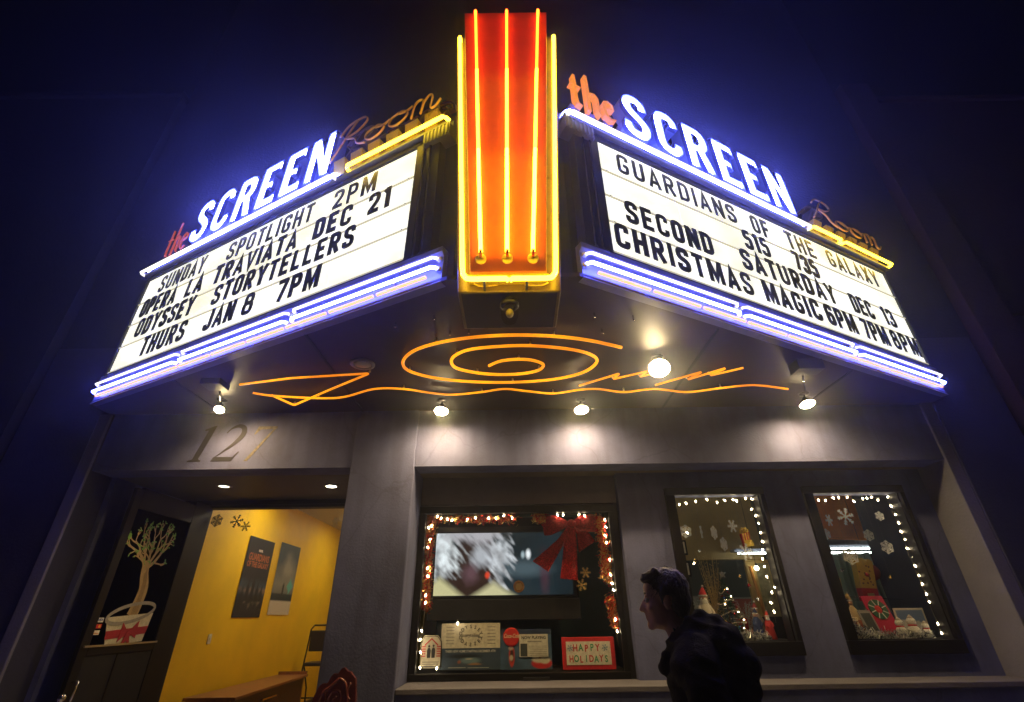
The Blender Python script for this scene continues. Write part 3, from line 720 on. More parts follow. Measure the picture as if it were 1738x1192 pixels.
# ------------------------------------------------------------------ canopy spotlights
def spot_light(loc,aim,w_,ang,col=(1,.64,.26),size=.04,blend=1.0):
    l=bpy.data.lights.new('lamp_beam','SPOT'); l.energy=w_; l.color=col; l.spot_size=R(ang); l.spot_blend=blend; l.shadow_soft_size=size
    o=bpy.data.objects.new('lamp_beam',l); COL.objects.link(o); o.location=loc
    o.rotation_euler=(Vector(aim)-Vector(loc)).to_track_quat('-Z','Y').to_euler(); return o
def par_lamp(x,y,lab,aim,w_,ang=125,drop=.11,r=.052,face=None):
    t=thing('spotlight',lab,'spotlight',(x,y,3.70),'lit spotlights under the canopy')
    ax=Vector(face or (0,-.30,-1)).normalized()
    c=Vector((x,y,3.70-drop))
    obj('ceiling_plate',MB().lathe((x,y,3.704),[(.055,0),(.055,-.014),(.02,-.02)],16),BLACK,t,smooth=True)
    obj('stem',MB().tube([(x,y,3.69),tuple(c-ax*.05)],.009,8),BLACK,t,smooth=True)
    h=obj('lamp_housing',MB().lathe(c-ax*.075,[(.018,0),(.03,.01),(.034,.04),(r+.004,.075),(r+.006,.088)],18,ax),BLACK,t,smooth=True)
    obj('bulb',MB().lathe(c+ax*.005,[(r,0),(r*.9,.012),(r*.5,.02),(.004,.022)],18,ax),BULB,h,smooth=True)
    l=spot_light(c+ax*.035,aim,w_,ang); l.parent=t; l.matrix_parent_inverse=Matrix.Translation(t.location).inverted()
    return t
par_lamp(-.79,4.90,'lit spotlight above the wall left of the big window',(-.79,5.16,2.4),130,ang=165,r=.078)
par_lamp(.76,4.92,'lit spotlight above the wall over the big window',(.76,5.16,2.4),140,ang=165,r=.078)
par_lamp(3.22,4.84,'lit spotlight above the far right narrow window',(3.22,5.16,2.4),125,ang=165,r=.078)
par_lamp(1.36,3.93,'brightest lit spotlight beside the amber zigzags',(1.15,4.7,1.8),30,ang=150,r=.10,face=(-.2,-.7,-1))
par_lamp(-3.19,4.80,'lit floodlight on a tilted arm above the number 127',(-2.9,5.14,2.6),110,ang=165,face=(.25,-.6,-1),drop=.10)
t=thing('floodlight_bracket','black bracket box on the soffit behind the floodlight','bracket',(-3.0,4.30,3.70))
obj('box',MB().box(-3.10,-2.90,4.24,4.42,3.64,3.703),BLACK,t,bevel=.006); obj('arm',MB().tube([(-3.0,4.42,3.66),(-3.12,4.66,3.64)],.01,8),BLACK,t,smooth=True)
t=thing('floodlight_bracket','black junction box on the soffit near the far right spotlight','bracket',(2.8,4.08,3.70))
obj('box',MB().box(2.70,2.95,4.0,4.16,3.60,3.703),BLACK,t,bevel=.006); obj('conduit',MB().tube([(2.83,4.16,3.68),(3.18,4.74,3.69)],.009,8),CHROME,t,smooth=True)
t=thing('ceiling_speaker','unlit round recessed fixture in the soffit left of the spiral','ceiling light',(-1.42,3.99,3.70))
obj('ring',MB().lathe((-1.42,3.99,3.704),[(.115,0),(.115,-.010),(.085,-.016),(.08,-.006)],24),mat('grey_ring',(.18,.17,.18),.4),t,smooth=True)
obj('lens',MB().lathe((-1.42,3.99,3.697),[(.078,0),(.06,-.008),(.01,-.014)],24),mat('frosted_lens',(.45,.43,.42),.3),t,smooth=True)
# alcove downlights
for x,y,lab,w_,s in ((-3.60,5.95,'dim recessed downlight in the doorway ceiling, farther left',5,3.2),(-2.29,6.02,'bright recessed downlight in the doorway ceiling beside the pilaster',11,25)):
    t=thing('downlight',lab,'ceiling light',(x,y,3.05),'recessed downlights in the doorway ceiling')
    obj('trim_ring',MB().lathe((x,y,3.0495),[(.095,0),(.095,-.006),(.08,-.010)],20),mat('grey_ring',(.18,.17,.18),.4),t,smooth=True)
    obj('lens',MB().lathe((x,y,3.043),[(.078,0),(.05,-.006),(.005,-.009)],20),emis('downlight_glow_%d'%s,(1,.9,.68),s),t,smooth=True)
    l=spot_light((x,y,3.02),(x,y,0),w_,130); l.parent=t; l.matrix_parent_inverse=Matrix.Translation(t.location).inverted()

# ================================================================== DOORWAY
PX=-4.20
FD=Fr((PX,0,0),(0,1,0),(0,0,1),(1,0,0))          # door leaf plane, seen from the opening
dr=thing('door','open black framed glass door with a potted sapling painted on its pane','door',(PX,6.80,0))
obj('stile',MB().box(5.36,5.47,-.045,0,.01,2.90,FD),FRAMEP,dr,bevel=.004)
obj('stile',MB().box(6.45,6.80,-.045,0,.01,2.965,FD),FRAMEP,dr,bevel=.004)
obj('top_rail',MB().box(5.472,6.448,-.044,-.001,2.70,2.92,FD),FRAMEP,dr,bevel=.004)
obj('mid_rail',MB().box(5.472,6.448,-.044,.001,1.30,1.375,FD),FRAMEP,dr,bevel=.004)
obj('rail_edge',MB().box(5.40,6.47,.002,.014,1.372,1.390,FD),mat('worn_steel_edge',(.35,.33,.30),.4,metal=.7),dr)
obj('bottom_panel',MB().box(5.472,6.448,-.03,-.008,.05,1.298,FD),BLACKP,dr)
obj('kick_rail',MB().box(5.472,6.448,-.044,-.001,.01,.18,FD).box(5.9,5.93,-.006,-.001,.181,1.297,FD),FRAMEP,dr)
pane=obj('pane',MB().box(5.472,6.448,-.026,-.020,1.376,2.699,FD),glass('dark_glass',(.03,.032,.04),1.5),dr)
hd=obj('handle',MB().tube([FD(5.415,.93,.0),FD(5.415,.93,.05),FD(5.415,1.10,.055),FD(5.415,1.10,0)],.011,8),CHROME,dr,smooth=True)
obj('knob',MB().ball(FD(5.32,.985,.03),.035,14,10),CHROME,hd,smooth=True)
# painting on the pane: a plain potted sapling with a ribbon
PT=lambda n,c: mat(n,c,.65,var=.18,scale=30)
tan=PT('tan_window_paint',(.42,.30,.14)); grn=PT('green_window_paint',(.16,.42,.06)); 
mb=MB(); mb.prism([(5.60,1.63),(5.69,1.375),(6.235,1.395),(6.285,1.675)],FD,-.0195,-.016)
obj('painted_pot',mb,PT('cream_window_paint',(.60,.58,.48)),dr)
rim=[(5.935+.345*math.cos(a),1.672+.085*math.sin(a)+.055*math.cos(a)) for a in [i*math.pi/14 for i in range(28)]]
obj('painted_rim',MB().ribbon(rim,.034,FD,-.0155,-.013,True),PT('grey_window_paint',(.30,.29,.28)),dr)
mb=MB(); mb.prism([(5.645,1.505),(5.655,1.43),(6.245,1.47),(6.262,1.545)],FD,-.0155,-.0125)
mb.prism([(5.96,1.49),(5.85,1.58),(5.84,1.40)],FD,-.0124,-.010); mb.prism([(5.96,1.49),(6.09,1.60),(6.10,1.43)],FD,-.0124,-.010)
mb.prism([(5.95,1.50),(5.89,1.36),(5.94,1.37),(5.97,1.41),(6.0,1.37),(6.03,1.38),(5.98,1.50)],FD,-.0098,-.008)
obj('painted_bow',mb,PT('crimson_window_paint',(.36,.012,.03)),dr)
tr=smooth_curve([(5.945,1.64,0),(5.98,1.78,0),(5.99,1.92,0),(5.93,2.06,0),(5.90,2.20,0)],5)
mb=MB(); mb.ribbon([(p.x,p.y) for p in tr],[.17-.07*i/len(tr) for i in range(len(tr))],FD,-.0195,-.017)
rs=random.Random(5); tips=[]; q_=0
def twig(a,b,ang,L_,w_,dep):
    global q_
    e=(a+L_*math.cos(ang),b+L_*math.sin(ang)); e=(min(6.40,max(5.50,e[0])),min(2.66,e[1])); md=((a+e[0])/2+rs.gauss(0,.012),(b+e[1])/2+rs.gauss(0,.012))
    P=smooth_curve([(a,b,0),(md[0],md[1],0),(e[0],e[1],0)],3); q_+=1
    mb.ribbon([(p.x,p.y) for p in P],[w_*(1-.45*k/len(P)) for k in range(len(P))],FD,-.0168+.00002*q_,-.0160+.00002*q_)
    if dep==0 or w_<.010: tips.append(e); return
    for k in range(2 if dep>1 else 3): twig(e[0],e[1],ang+rs.uniform(-.62,.62),L_*rs.uniform(.60,.85),w_*.62,dep-1)
    if dep>1: twig(md[0],md[1],ang+rs.choice((-.8,.8)),L_*.6,w_*.45,dep-2); tips.append(md)
for an in (1.15,1.55,1.95,2.4,.75): twig(5.91+.02*math.cos(an),2.10+.03*math.sin(an*3),an,.20,.050,3)
obj('painted_sapling',mb,tan,dr)
mb=MB()
for i,(a,b) in enumerate(tips):
    for k in range(2):
        A=rs.uniform(0,6.28); dx,dz=math.cos(A)*.03,math.sin(A)*.03; mb.prism([(a,b),(a+dx*.5-dz*.28,b+dz*.5+dx*.28),(a+dx,b+dz),(a+dx*.5+dz*.28,b+dz*.5-dx*.28)],FD,-.0115+.00003*i,-.0105+.00003*i)
obj('painted_leaf',mb,grn,dr)['kind']='stuff'
mb=MB()
for k in range(5): mb.ribbon([(5.925+.02*k,1.66),(5.960+.012*k,1.85),(5.955+.012*k,1.97),(5.905+.010*k,2.12)],.005,FD,-.0166,-.0162)
obj('painted_bark_line',mb,PT('brown_window_paint',(.14,.08,.035)),dr)['kind']='stuff'
for i,(z,t1,cc,c2) in enumerate(((1.608,'VISA',(.75,.76,.78),(.03,.07,.35)),(1.553,'',(.45,.03,.03),(.7,.4,.05)),(1.497,'',(.78,.76,.70),(.7,.3,.05)))):
    st=obj('card_sticker',MB().box(5.475,5.56,-.0195,-.017,z-.02,z+.02,FD),PT('sticker_%d'%i,cc),dr)
    if t1: text_mesh(t1,.032,PT('card_ink',c2),FD,5.5175,z,-.0165,st,bold=.001,shear=.2)
    elif i==1:
        for q,cq in ((5.505,(.6,.02,.02)),(5.532,(.85,.45,.03))): obj('card_disc',MB().lathe(FD(q,z,-.0168+(q>5.52)*.0006),[(.015,0),(.015,.0006)],14,FD.n),PT('disc_%d'%int(q*1000),cq),st)
    else: obj('card_stripe',MB().box(5.49,5.545,-.0169,-.016,z-.012,z-.003,FD),PT('card_orange',c2),st)

# lobby
YB=14.0
lob=thing('lobby','yellow painted lobby seen through the open doorway','room',(-3,9,0))
obj('yellow_wall',MB().hexa([(-4.36,6.93,0),(-4.30,6.93,0),(-4.36,YB,0),(-4.46,YB,0)],[(-4.36,6.93,3.5),(-4.30,6.93,3.5),(-4.36,YB,3.5),(-4.46,YB,3.5)]),YELLOW,lob)
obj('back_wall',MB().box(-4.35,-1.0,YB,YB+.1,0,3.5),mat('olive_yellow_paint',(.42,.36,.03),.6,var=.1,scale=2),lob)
obj('side_wall',MB().box(-1.86,-1.76,6.96,YB,0,3.5),YELLOW,lob)
obj('lobby_ceiling',MB().box(-4.45,-1.0,6.96,YB,3.5,3.6),mat('cream_ceiling',(.5,.46,.36),.8),lob)
structure('lobby_floor',MB().box(-4.5,-1.0,6.0,YB,-.1,.004),TILE)
structure('alcove_floor',MB().box(-4.6,-1.86,5.11,6.0,-.1,.002),CONC)
for x,y,lab in ((-3.3,8.3,'lobby ceiling light nearest the doorway, hidden by the header'),(-3.0,11.5,'lobby ceiling light farther back')):
    t=thing('ceiling_light',lab,'ceiling light',(x,y,3.5),'lobby ceiling lights')
    obj('light_frame',MB().box(x-.62,x+.62,y-.32,y+.32,3.46,3.499),BLACKP,t); obj('diffuser',MB().box(x-.6,x+.6,y-.3,y+.3,3.44,3.459),emis('warm_diffuser_glow',(1,.86,.62),12 if y<9 else 3.0),t)
obj('skirting',MB().box(-4.345,-4.30,6.96,YB-.01,.004,.11),WOODS if False else mat('dark_skirting',(.05,.03,.02),.5),lob)
t=thing('light_switch','small cream light switch plate on the yellow wall left of the posters','light switch',(-4.3,7.75,1.35)); obj('plate',MB().box(-4.306,-4.296,7.72,7.80,1.30,1.42),PT('cream_card',(.62,.58,.48)),t,bevel=.002); obj('toggle',MB().box(-4.2955,-4.286,7.753,7.767,1.35,1.375),WHITE,t)
# posters (own simple pictures)
FW=Fr((-4.305,0,0),(0,1,0),(0,0,1),(1,0,0)); FW.o=Vector((-4.30,6.93,0)); d_=Vector((-.06,YB-6.93,0)).normalized(); FW=Fr((-4.30,6.93,0),d_,(0,0,1),(d_.y,-d_.x,0))
def poster1(U,V):
    n=vnoise(U,V,5,9,3); o=np.zeros(U.shape+(3,))+C(.012,.012,.016)
    o=mixm(o,(.05,.09,.13),np.clip(1-abs(V-.36)/.13,0,1)*(.7+.5*n)); o=mixm(o,(.34,.20,.12),np.clip(1-abs(V-.33)/.05,0,1)*.8*np.clip(.5+n,0,1))
    for cx,h in ((.15,.33),(.32,.42),(.5,.46),(.68,.39),(.85,.36)):
        o=mixm(o,(.006,.006,.008),ell(U,V,cx,h-.14,.06,.14,.1)); o=mixm(o,(.006,.006,.008),ell(U,V,cx,h+.015,.03,.028,.15))
    o=mixm(o,(.30,.26,.18),np.clip(n*2-.8,0,1)*(V<.2)*(V>.06))
    return o
def poster2(U,V):
    n=vnoise(U,V,3,5,9); o=np.zeros(U.shape+(3,))+C(.05,.075,.10)
    o=mixm(o,(.30,.29,.24),np.clip(1-abs(V-.42)/.3,0,1)*.8); o=mixm(o,(.45,.42,.33),ell(U,V,.55,.66,.28,.15,.6,n*.5)*.6)
    o=mixm(o,(.015,.03,.04),(V<.30)*1.0); o=mixm(o,(.55,.50,.42),(V<.20)*1.0)
    o=mixm(o,(.01,.01,.012),ell(U,V,.48,.35,.045,.085,.1)); o=mixm(o,(.10,.42,.40),((abs(U-.78)/.15+abs(V-.40)/.11)<1)*1.0)
    return o
PRN=vcol_mat('printed_paper'); 
t=thing('poster','black movie poster with orange title on the yellow wall, nearer the door','poster',FW(1.4,2.1))
painted('print',FW,1.28,2.19,1.62,2.79,.012,28,44,poster1,PRN,t)
ti=PT('orange_ink',(.42,.12,.04))
for s,z,h in (('MARVEL',2.60,.05),('GUARDIANS',2.49,.15),('OF THE GALAXY',2.38,.115)): text_mesh(s,h,ti if s!='MARVEL' else PT('pale_ink',(.5,.4,.35)),FW,1.735,z,.0125,t,bold=.003,sx=.86 if s!='MARVEL' else .8)
t=thing('poster','pale grey movie poster with tiny standing figure and teal diamond, farther from the door','poster',FW(2.8,2.2))
painted('print',FW,2.46,3.36,1.66,2.84,.012,26,40,poster2,PRN,t)
for i,(x0,x1,z0,z1,cc,lab) in enumerate(((-4.25,-4.0,2.85,3.2,(.7,.66,.58),'small white framed notice high on the lobby back wall'),(-4.22,-4.0,2.40,2.66,(.05,.09,.25),'small blue notice under the white one on the lobby back wall'),(-4.25,-4.0,1.44,1.62,(.7,.66,.55),'small cream paper low on the lobby back wall'))):
    t=thing('notice',lab,'notice',(x0,YB,z0)); f_=facade(YB-.01)
    s=1.165
    X=lambda x:x*s
    obj('paper',MB().box(X(x0),X(x1),.0,.012,1.6+(z0-1.6)*s,1.6+(z1-1.6)*s,f_),PT('notice_%d'%i,cc),t)
    if i==0: obj('red_print',MB().box(X(x0)+.05,X(x1)-.02,.0125,.014,1.6+(z0-1.6)*s+.1,1.6+(z1-1.6)*s-.05,f_),PT('notice_red',(.4,.05,.03)),t)
# bench desk
WOOD=mat('reddish_wood',(.26,.095,.035),.38,var=.35,scale=3,stretch=(6,1,6),bump=.03,coat=.15); WOODD=mat('dark_wood',(.07,.022,.010),.4,var=.35,scale=3,stretch=(6,1,6))
t=thing('desk','long low reddish wooden desk with brass pull along the yellow wall','desk',(-3.9,9,0))
obj('desktop',MB().hexa([(-4.22,7.35,.70),(-3.55,7.35,.70),(-3.68,10.1,.70),(-4.22,10.1,.70)],[(-4.22,7.35,.735),(-3.55,7.35,.735),(-3.68,10.1,.735),(-4.22,10.1,.735)]),WOOD,t,bevel=.004)
obj('back_rail',MB().box(-4.20,-3.70,10.06,10.10,.7355,.78),WOOD,t)
obj('side_panel',MB().box(-4.20,-3.64,7.40,7.44,0,.698),WOOD,t); obj('side_panel',MB().box(-4.20,-3.72,10.0,10.04,0,.698),WOOD,t)
obj('front_panel',MB().hexa([(-3.66,7.441,.0),(-3.63,7.441,.0),(-3.72,9.99,.0),(-3.75,9.99,0)],[(-3.66,7.441,.698),(-3.63,7.441,.698),(-3.72,9.99,.698),(-3.75,9.99,.698)]),WOODD,t)
obj('drawer_pull',MB().box(-3.645,-3.615,8.3,8.75,.58,.60),mat('brass',(.7,.45,.12),.25,metal=1),t)
# lobby chair (tall, black)
t=thing('chair','tall black metal chair with padded back at the end of the yellow wall','chair',(-4.0,11.2,0))
for x in (-4.16,-3.74):
    obj('leg',MB().tube([(x,11.0,0),(x,11.06,.75),(x,11.12,1.05),(x,11.18,1.40),(x+(.05 if x<-4 else -.05),11.2,1.47)],.016,8),BLACK,t,smooth=True)
    obj('leg',MB().tube([(x,11.5,0),(x,11.42,.4),(x,11.1,.8)],.016,8),BLACK,t,smooth=True)
obj('top_bar',MB().tube([(-4.11,11.2,1.47),(-3.79,11.2,1.47)],.016,8),BLACK,t,smooth=True)
obj('backrest',MB().box(-4.13,-3.77,11.10,11.15,1.02,1.38),mat('black_vinyl',(.02,.018,.02),.45),t,bevel=.02); obj('seat',MB().box(-4.15,-3.75,11.0,11.42,.78,.84),mat('black_vinyl',(.02,.018,.02),.45),t,bevel=.02)
obj('foot_rail',MB().tube([(-4.16,11.02,.28),(-3.74,11.02,.28)],.012,8),BLACK,t,smooth=True)
# carved chair outside, in front of the pilaster
CARV=mat('carved_mahogany',(.16,.04,.035),.22,var=.4,scale=7,coat=.5,bump=.1)
t=thing('carved_chair','glossy carved dark red wooden chair back below the pilaster','chair',(-1.52,4.9,0))
fc=Fr((0,4.9,0))
ol=[(-1.70,.50),(-1.72,.86),(-1.70,1.02),(-1.665,1.10),(-1.63,1.12),(-1.60,1.11),(-1.575,1.17),(-1.545,1.19),(-1.525,1.175),(-1.49,1.225),(-1.465,1.225),(-1.445,1.195),(-1.415,1.20),(-1.39,1.165),(-1.365,1.15),(-1.345,1.02),(-1.335,.86),(-1.35,.50)]
bk=obj('backrest',MB().prism(rounded(ol,.02,2,True),fc,0,.035),CARV,t,bevel=.008); fix_normals(bk)
for P,r in (([(-1.64,.62),(-1.66,.9),(-1.63,1.04),(-1.57,1.09),(-1.50,1.15)],.012),([(-1.41,.62),(-1.40,.9),(-1.42,1.04),(-1.45,1.12),(-1.50,1.15)],.012),
   ([(-1.58,1.0),(-1.55,1.06),(-1.49,1.06),(-1.47,1.0),(-1.51,.96),(-1.54,1.0),(-1.51,1.03)],.010),([(-1.60,.80),(-1.53,.90),(-1.46,.80),(-1.53,.70),(-1.60,.80)],.011),([(-1.61,1.07),(-1.60,.98),(-1.64,.92)],.008),([(-1.40,1.12),(-1.43,1.05),(-1.39,1.0)],.009)):
    q=smooth_curve([(a,b,0) for a,b in P],5); obj('carving',MB().tube([fc(p.x,p.y,.037) for p in q],r,8),CARV,bk,smooth=True)
obj('seat',MB().box(-1.74,-1.31,4.46,4.88,.43,.49),CARV,t,bevel=.015)
for x in (-1.71,-1.34):
    for y in (4.49,4.87): obj('leg',MB().lathe((x,y,0),[(.018,0),(.026,.06),(.018,.12),(.024,.3),(.028,.43)],12),CARV,t,smooth=True)

def snowflake(name_parent,c,r,fr,n,m,style=0,squash=1,nm='arm'):
    t=name_parent
    mb=MB()
    for k in range(6):
        a=k*math.pi/3+.2*style; ux,uy=math.cos(a),math.sin(a)
        P=lambda d,o:(c[0]+(ux*d-uy*o)*squash,c[1]+uy*d+ux*o)
        mb.ribbon([P(0,0),P(r,0)],r*.13,fr,n,n+.0016+.0002*k)
        for d in (.45,.72): 
            mb.ribbon([P(d*r,0),P((d+.2)*r,.2*r)],r*.09,fr,n+.002,n+.0032); mb.ribbon([P(d*r,0),P((d+.2)*r,-.2*r)],r*.09,fr,n+.0034,n+.0044)
    if style!=1:
        for q in ((.32,.5,.78) if style==2 else (.4,)):
            mb.ribbon([(c[0]+q*r*math.cos(i*math.pi/9)*squash,c[1]+q*r*math.sin(i*math.pi/9)) for i in range(18)],r*.1,fr,n+.0046,n+.006,True)
    return obj('cutout',mb,m,t)
fh=facade(6.9)
for x,z,r,st,m_,lab in ((-4.14,2.80,.085,2,mat('dull_glitter_paper',(.33,.26,.12),.5),'dull tan snowflake nearest the open door leaf'),(-3.86,2.79,.09,1,mat('dark_teal_foil',(.04,.10,.11),.35,metal=.5),'dark teal snowflake hanging in the doorway'),(-3.72,2.72,.07,0,mat('dull_glitter_paper2',(.50,.40,.2),.5),'pale tan snowflake just right of the teal one'),(-2.48,2.775,.06,0,PAPERSNOW,'white snowflake in the upper right corner of the doorway')):
    t=thing('snowflake_ornament',lab,'snowflake',(x,6.9,z)); snowflake(t,(x,z),r,fh,0,m_,st)
    obj('thread',MB().tube([(x,6.9,z+r*.9),(x,6.9,2.955)],.0006,4),mat('thin_thread',(.2,.2,.19),.8),t)

# ================================================================== BIG DISPLAY WINDOW
tw=thing('display_window','wide black framed display window under the soffit, hung with tinsel and notices','window',(.03,5.72,1.04))
fw=facade(5.72)
for nm,b in (('frame',(-1.088,1.145,-.06,.02,2.635,2.715)),('frame',(-1.088,1.145,-.06,.02,1.034,1.095)),('frame',(-1.088,-1.015,-.06,.018,1.0955,2.6345)),('frame',(1.085,1.145,-.06,.018,1.0955,2.6345))):
    obj(nm,MB().box(*b,fw),FRAMEP,tw,bevel=.004)
obj('pane',MB().box(-1.014,1.084,-.035,-.029,1.0955,2.6345,fw),glass('clear_glass',(.97,.98,.97),1.45),tw)
obj('jamb_filler',MB().box(1.146,1.24,5.74,5.90,1.034,3.05),BLACKP,tw)
obj('display_floor',MB().box(-1.08,1.14,5.785,6.45,1.05,1.092),BLACKP,tw)
obj('letter_slot',MB().box(.07,.33,.021,.05,1.035,1.062,fw),BLACK,tw)
# television
tv=thing('television','wide television glowing in the big window, furry blur on its left','television',(-.1,6.0,1.6))
ft=facade(6.0)
def screen(U,V):
    A=U*2.45; n=vnoise(U,V,14,5,2,3); n2=vnoise(U,V,3,2,5,2)
    streak=vnoise(U+V*.35,V,34,5,8,3)
    o=np.zeros(U.shape+(3,))+C(.010,.020,.026)
    o=o*(1+.6*n2[...,None])
    o=mixm(o,(.10,.15,.18),ell(U,V,.66,.40,.16,.12,.6,n2*.4)*.6); o=mixm(o,(.95,1.0,1.05),ell(U,V,.685,.64,.016,.07,.5)); o=mixm(o,(.4,.5,.55),ell(U,V,.645,.63,.012,.05,.6))
    o=mixm(o,(.10,.03,.05),ell(U,V,.80,.35,.03,.3,.6)*.5)
    o=mixm(o,(.030,.014,.010),ell(U,V,.27,.46,.25,.66,.12,streak*.5))
    o=mixm(o,(.80,.86,.90),ell(U,V,.045,.74,.13,.42,.30,streak*.7)*(.80+.5*n))
    o=mixm(o,(.72,.76,.82),ell(U,V,.475,.60,.075,.38,.32,streak*.8)*(.75+.5*n))
    o=mixm(o,(.45,.44,.48),ell(U,V,.30,1.0,.19,.17,.45,streak*.6)); o=mixm(o,(.55,.58,.64),ell(U,V,.345,.60,.07,.16,.5,streak*.45)*.8); o=mixm(o,(.16,.08,.10),ell(U,V,.26,.34,.05,.14,.6,n*.4)*.7)
    o=mixm(o,(.60,.56,.30),np.clip((.34-V-abs(U-.04)*1.7)*8,0,1)); o=mixm(o,(.60,.56,.32),np.clip((.26-V-abs(U-.43)*1.4)*8,0,1))
    o=mixm(o,(.75,.06,.02),ell(U,V,.385,.31,.016,.05,.4)); 
    return o*(1.05+.35*n[...,None]*0+.0)
obj('bezel',MB().box(-.965,.70,-.06,-.004,1.765,2.53,ft),BLACK,tv,bevel=.004)
painted('screen',ft,-.925,.655,1.80,2.462,.0,150,66,screen,vcol_mat('screen_glow',1.0,.25),tv)
obj('cabinet',MB().box(-.98,.72,-.30,.02,1.555,1.762,ft),BLACKP,tv,bevel=.006)
obj('cable_trunk',MB().box(-.98,.72,-.32,-.07,1.763,2.64,ft),BLACKP,tv)
# round grille on the glass
t=thing('round_grille','round brass speaking grille stuck to the big window glass','grille',(.04,5.75,1.87)); g0=facade(5.757)
BR=mat('bronze',(.40,.20,.07),.35,metal=.7,var=.2)
obj('ring',MB().ribbon([(.04+.050*math.cos(i*math.pi/12),1.873+.050*math.sin(i*math.pi/12)) for i in range(24)],.018,g0,-.01,.004,True),BR,t); obj('plate',MB().lathe(g0(.04,1.873,-.010),[(.045,0),(.045,.004)],24,g0.n),mat('tan_plate',(.30,.17,.07),.5),t)
for k in range(6):
    z=1.845+.011*k; h_=math.sqrt(max(0,.036**2-(z-1.873)**2)); obj('slat',MB().box(.04-h_,.04+h_,-.0055,-.002,z-.003,z+.003,g0),mat('pale_brass',(.7,.5,.25),.3,metal=.6),t)

# glitter bow
def glitter(name,col):
    m=bpy.data.materials.new(name); m.use_nodes=True; t=m.node_tree; b=t.nodes['Principled BSDF']
    tc=t.nodes.new('ShaderNodeTexCoord'); v=t.nodes.new('ShaderNodeTexVoronoi'); v.inputs['Scale'].default_value=150
    r=t.nodes.new('ShaderNodeValToRGB'); r.color_ramp.elements[0].color=(col[0]*.35,col[1]*.3,col[2]*.3,1); r.color_ramp.elements[0].position=.3
    r.color_ramp.elements[1].color=(min(1,col[0]*1.7),col[1]*3+.02,col[2]*3+.02,1); r.color_ramp.elements[1].position=.92
    t.links.new(tc.outputs['Object'],v.inputs['Vector']); t.links.new(v.outputs['Color'],r.inputs[0]); t.links.new(r.outputs[0],b.inputs['Base Color'])
    b.inputs['Roughness'].default_value=.35; b.inputs['Metallic'].default_value=.35
    bp=t.nodes.new('ShaderNodeBump'); bp.inputs['Strength'].default_value=1; bp.inputs['Distance'].default_value=.02
    t.links.new(v.outputs['Color'],bp.inputs['Height']); t.links.new(bp.outputs[0],b.inputs['Normal']); return m
GR=glitter('red_glitter',(.50,.008,.010))
bw=thing('glitter_bow','big red glitter bow hanging over the right part of the television','bow',(.62,5.81,2.5)); fb=facade(5.82)
def cloth(outline,n0,dep,name):
    "ribbon piece bulging forward along its length"
    mb=MB(); l,r=outline; L=len(l)
    for k in range(5):
        pass
    vs=[]
    for i in range(L):
        for k in range(6):
            q=k/5; a=l[i][0]*(1-q)+r[i][0]*q; b=l[i][1]*(1-q)+r[i][1]*q
            vs.append(fb(a,b,n0+dep*math.sin(math.pi*i/(L-1))*(.6+.4*math.sin(math.pi*q))+.006*math.sin(q*9+i)))
    N=len(vs); vs+= [v+Vector((0,.004,0)) for v in vs]; fs=[]
    for i in range(L-1):
        for k in range(5):
            a=i*6+k; fs.append((a,a+1,a+7,a+6)); fs.append((a+N,a+6+N,a+7+N,a+1+N))
    for i in range(L-1):
        for k in (0,5): a=i*6+k; fs.append((a,a+6,a+6+N,a+N))
    mb.add(vs,fs); return obj(name,mb,GR,bw,smooth=True)
cloth(([(.63,2.555),(.52,2.60),(.38,2.635),(.31,2.62)],[(.63,2.505),(.52,2.44),(.42,2.40),(.345,2.40)]),0,.055,'loop')
cloth(([(.68,2.56),(.78,2.615),(.90,2.63),(1.0,2.59)],[(.68,2.505),(.75,2.44),(.88,2.43),(.99,2.42)]),0,.055,'loop')
cloth(([(.62,2.50),(.50,2.36),(.35,2.24),(.20,2.13)],[(.66,2.47),(.60,2.36),(.48,2.18),(.37,2.02)]),.004,.02,'tail')
cloth(([(.63,2.49),(.56,2.30),(.53,2.12),(.50,1.95)],[(.70,2.47),(.71,2.30),(.70,2.10),(.69,1.93)]),.012,.02,'tail')
cloth(([(.68,2.49),(.72,2.40),(.72,2.32),(.73,2.215)],[(.72,2.52),(.80,2.48),(.86,2.42),(.925,2.33)]),.002,.02,'tail')
obj('knot',MB().ball(fb(.66,2.52,.055),.045,14,10,sx=1.2,sy=.6,sz=1),GR,bw,smooth=True)

# tinsel and strings of mini lights
def tinsel(name,lab,paths,mats_,parent=None,n_=1500,th=.045,L=.030):
    t=thing(name,lab,'garland',paths[0][0])
    for mi,(m,share) in enumerate(mats_):
        mb=MB()
        for k in range(int(n_*share)):
            P=random.choice(paths); i=random.randrange(len(P)-1); q=random.random()
            c=Vector(P[i])*(1-q)+Vector(P[i+1])*q+Vector((random.gauss(0,th*.45),random.gauss(0,.012),random.gauss(0,th*.45)))
            d=Vector((random.gauss(0,1),random.gauss(0,.5),random.gauss(0,1))).normalized()*L*random.uniform(.5,1.2); s_=d.cross(Vector((random.random(),random.random(),random.random()))).normalized()*.0032
            mb.add([c-d*.5-s_,c-d*.5+s_,c+d*.5+s_,c+d*.5-s_],[(0,1,2,3)])
        o=obj('tinsel_strand',mb,m,t); o['kind']='stuff'
    return t
TG=mat('gold_foil',(1.0,.66,.20),.32,metal=1); TR=mat('red_foil',(.85,.03,.03),.3,metal=1); TS=mat('silver_foil',(.8,.85,.95),.2,metal=1)
yT=5.80
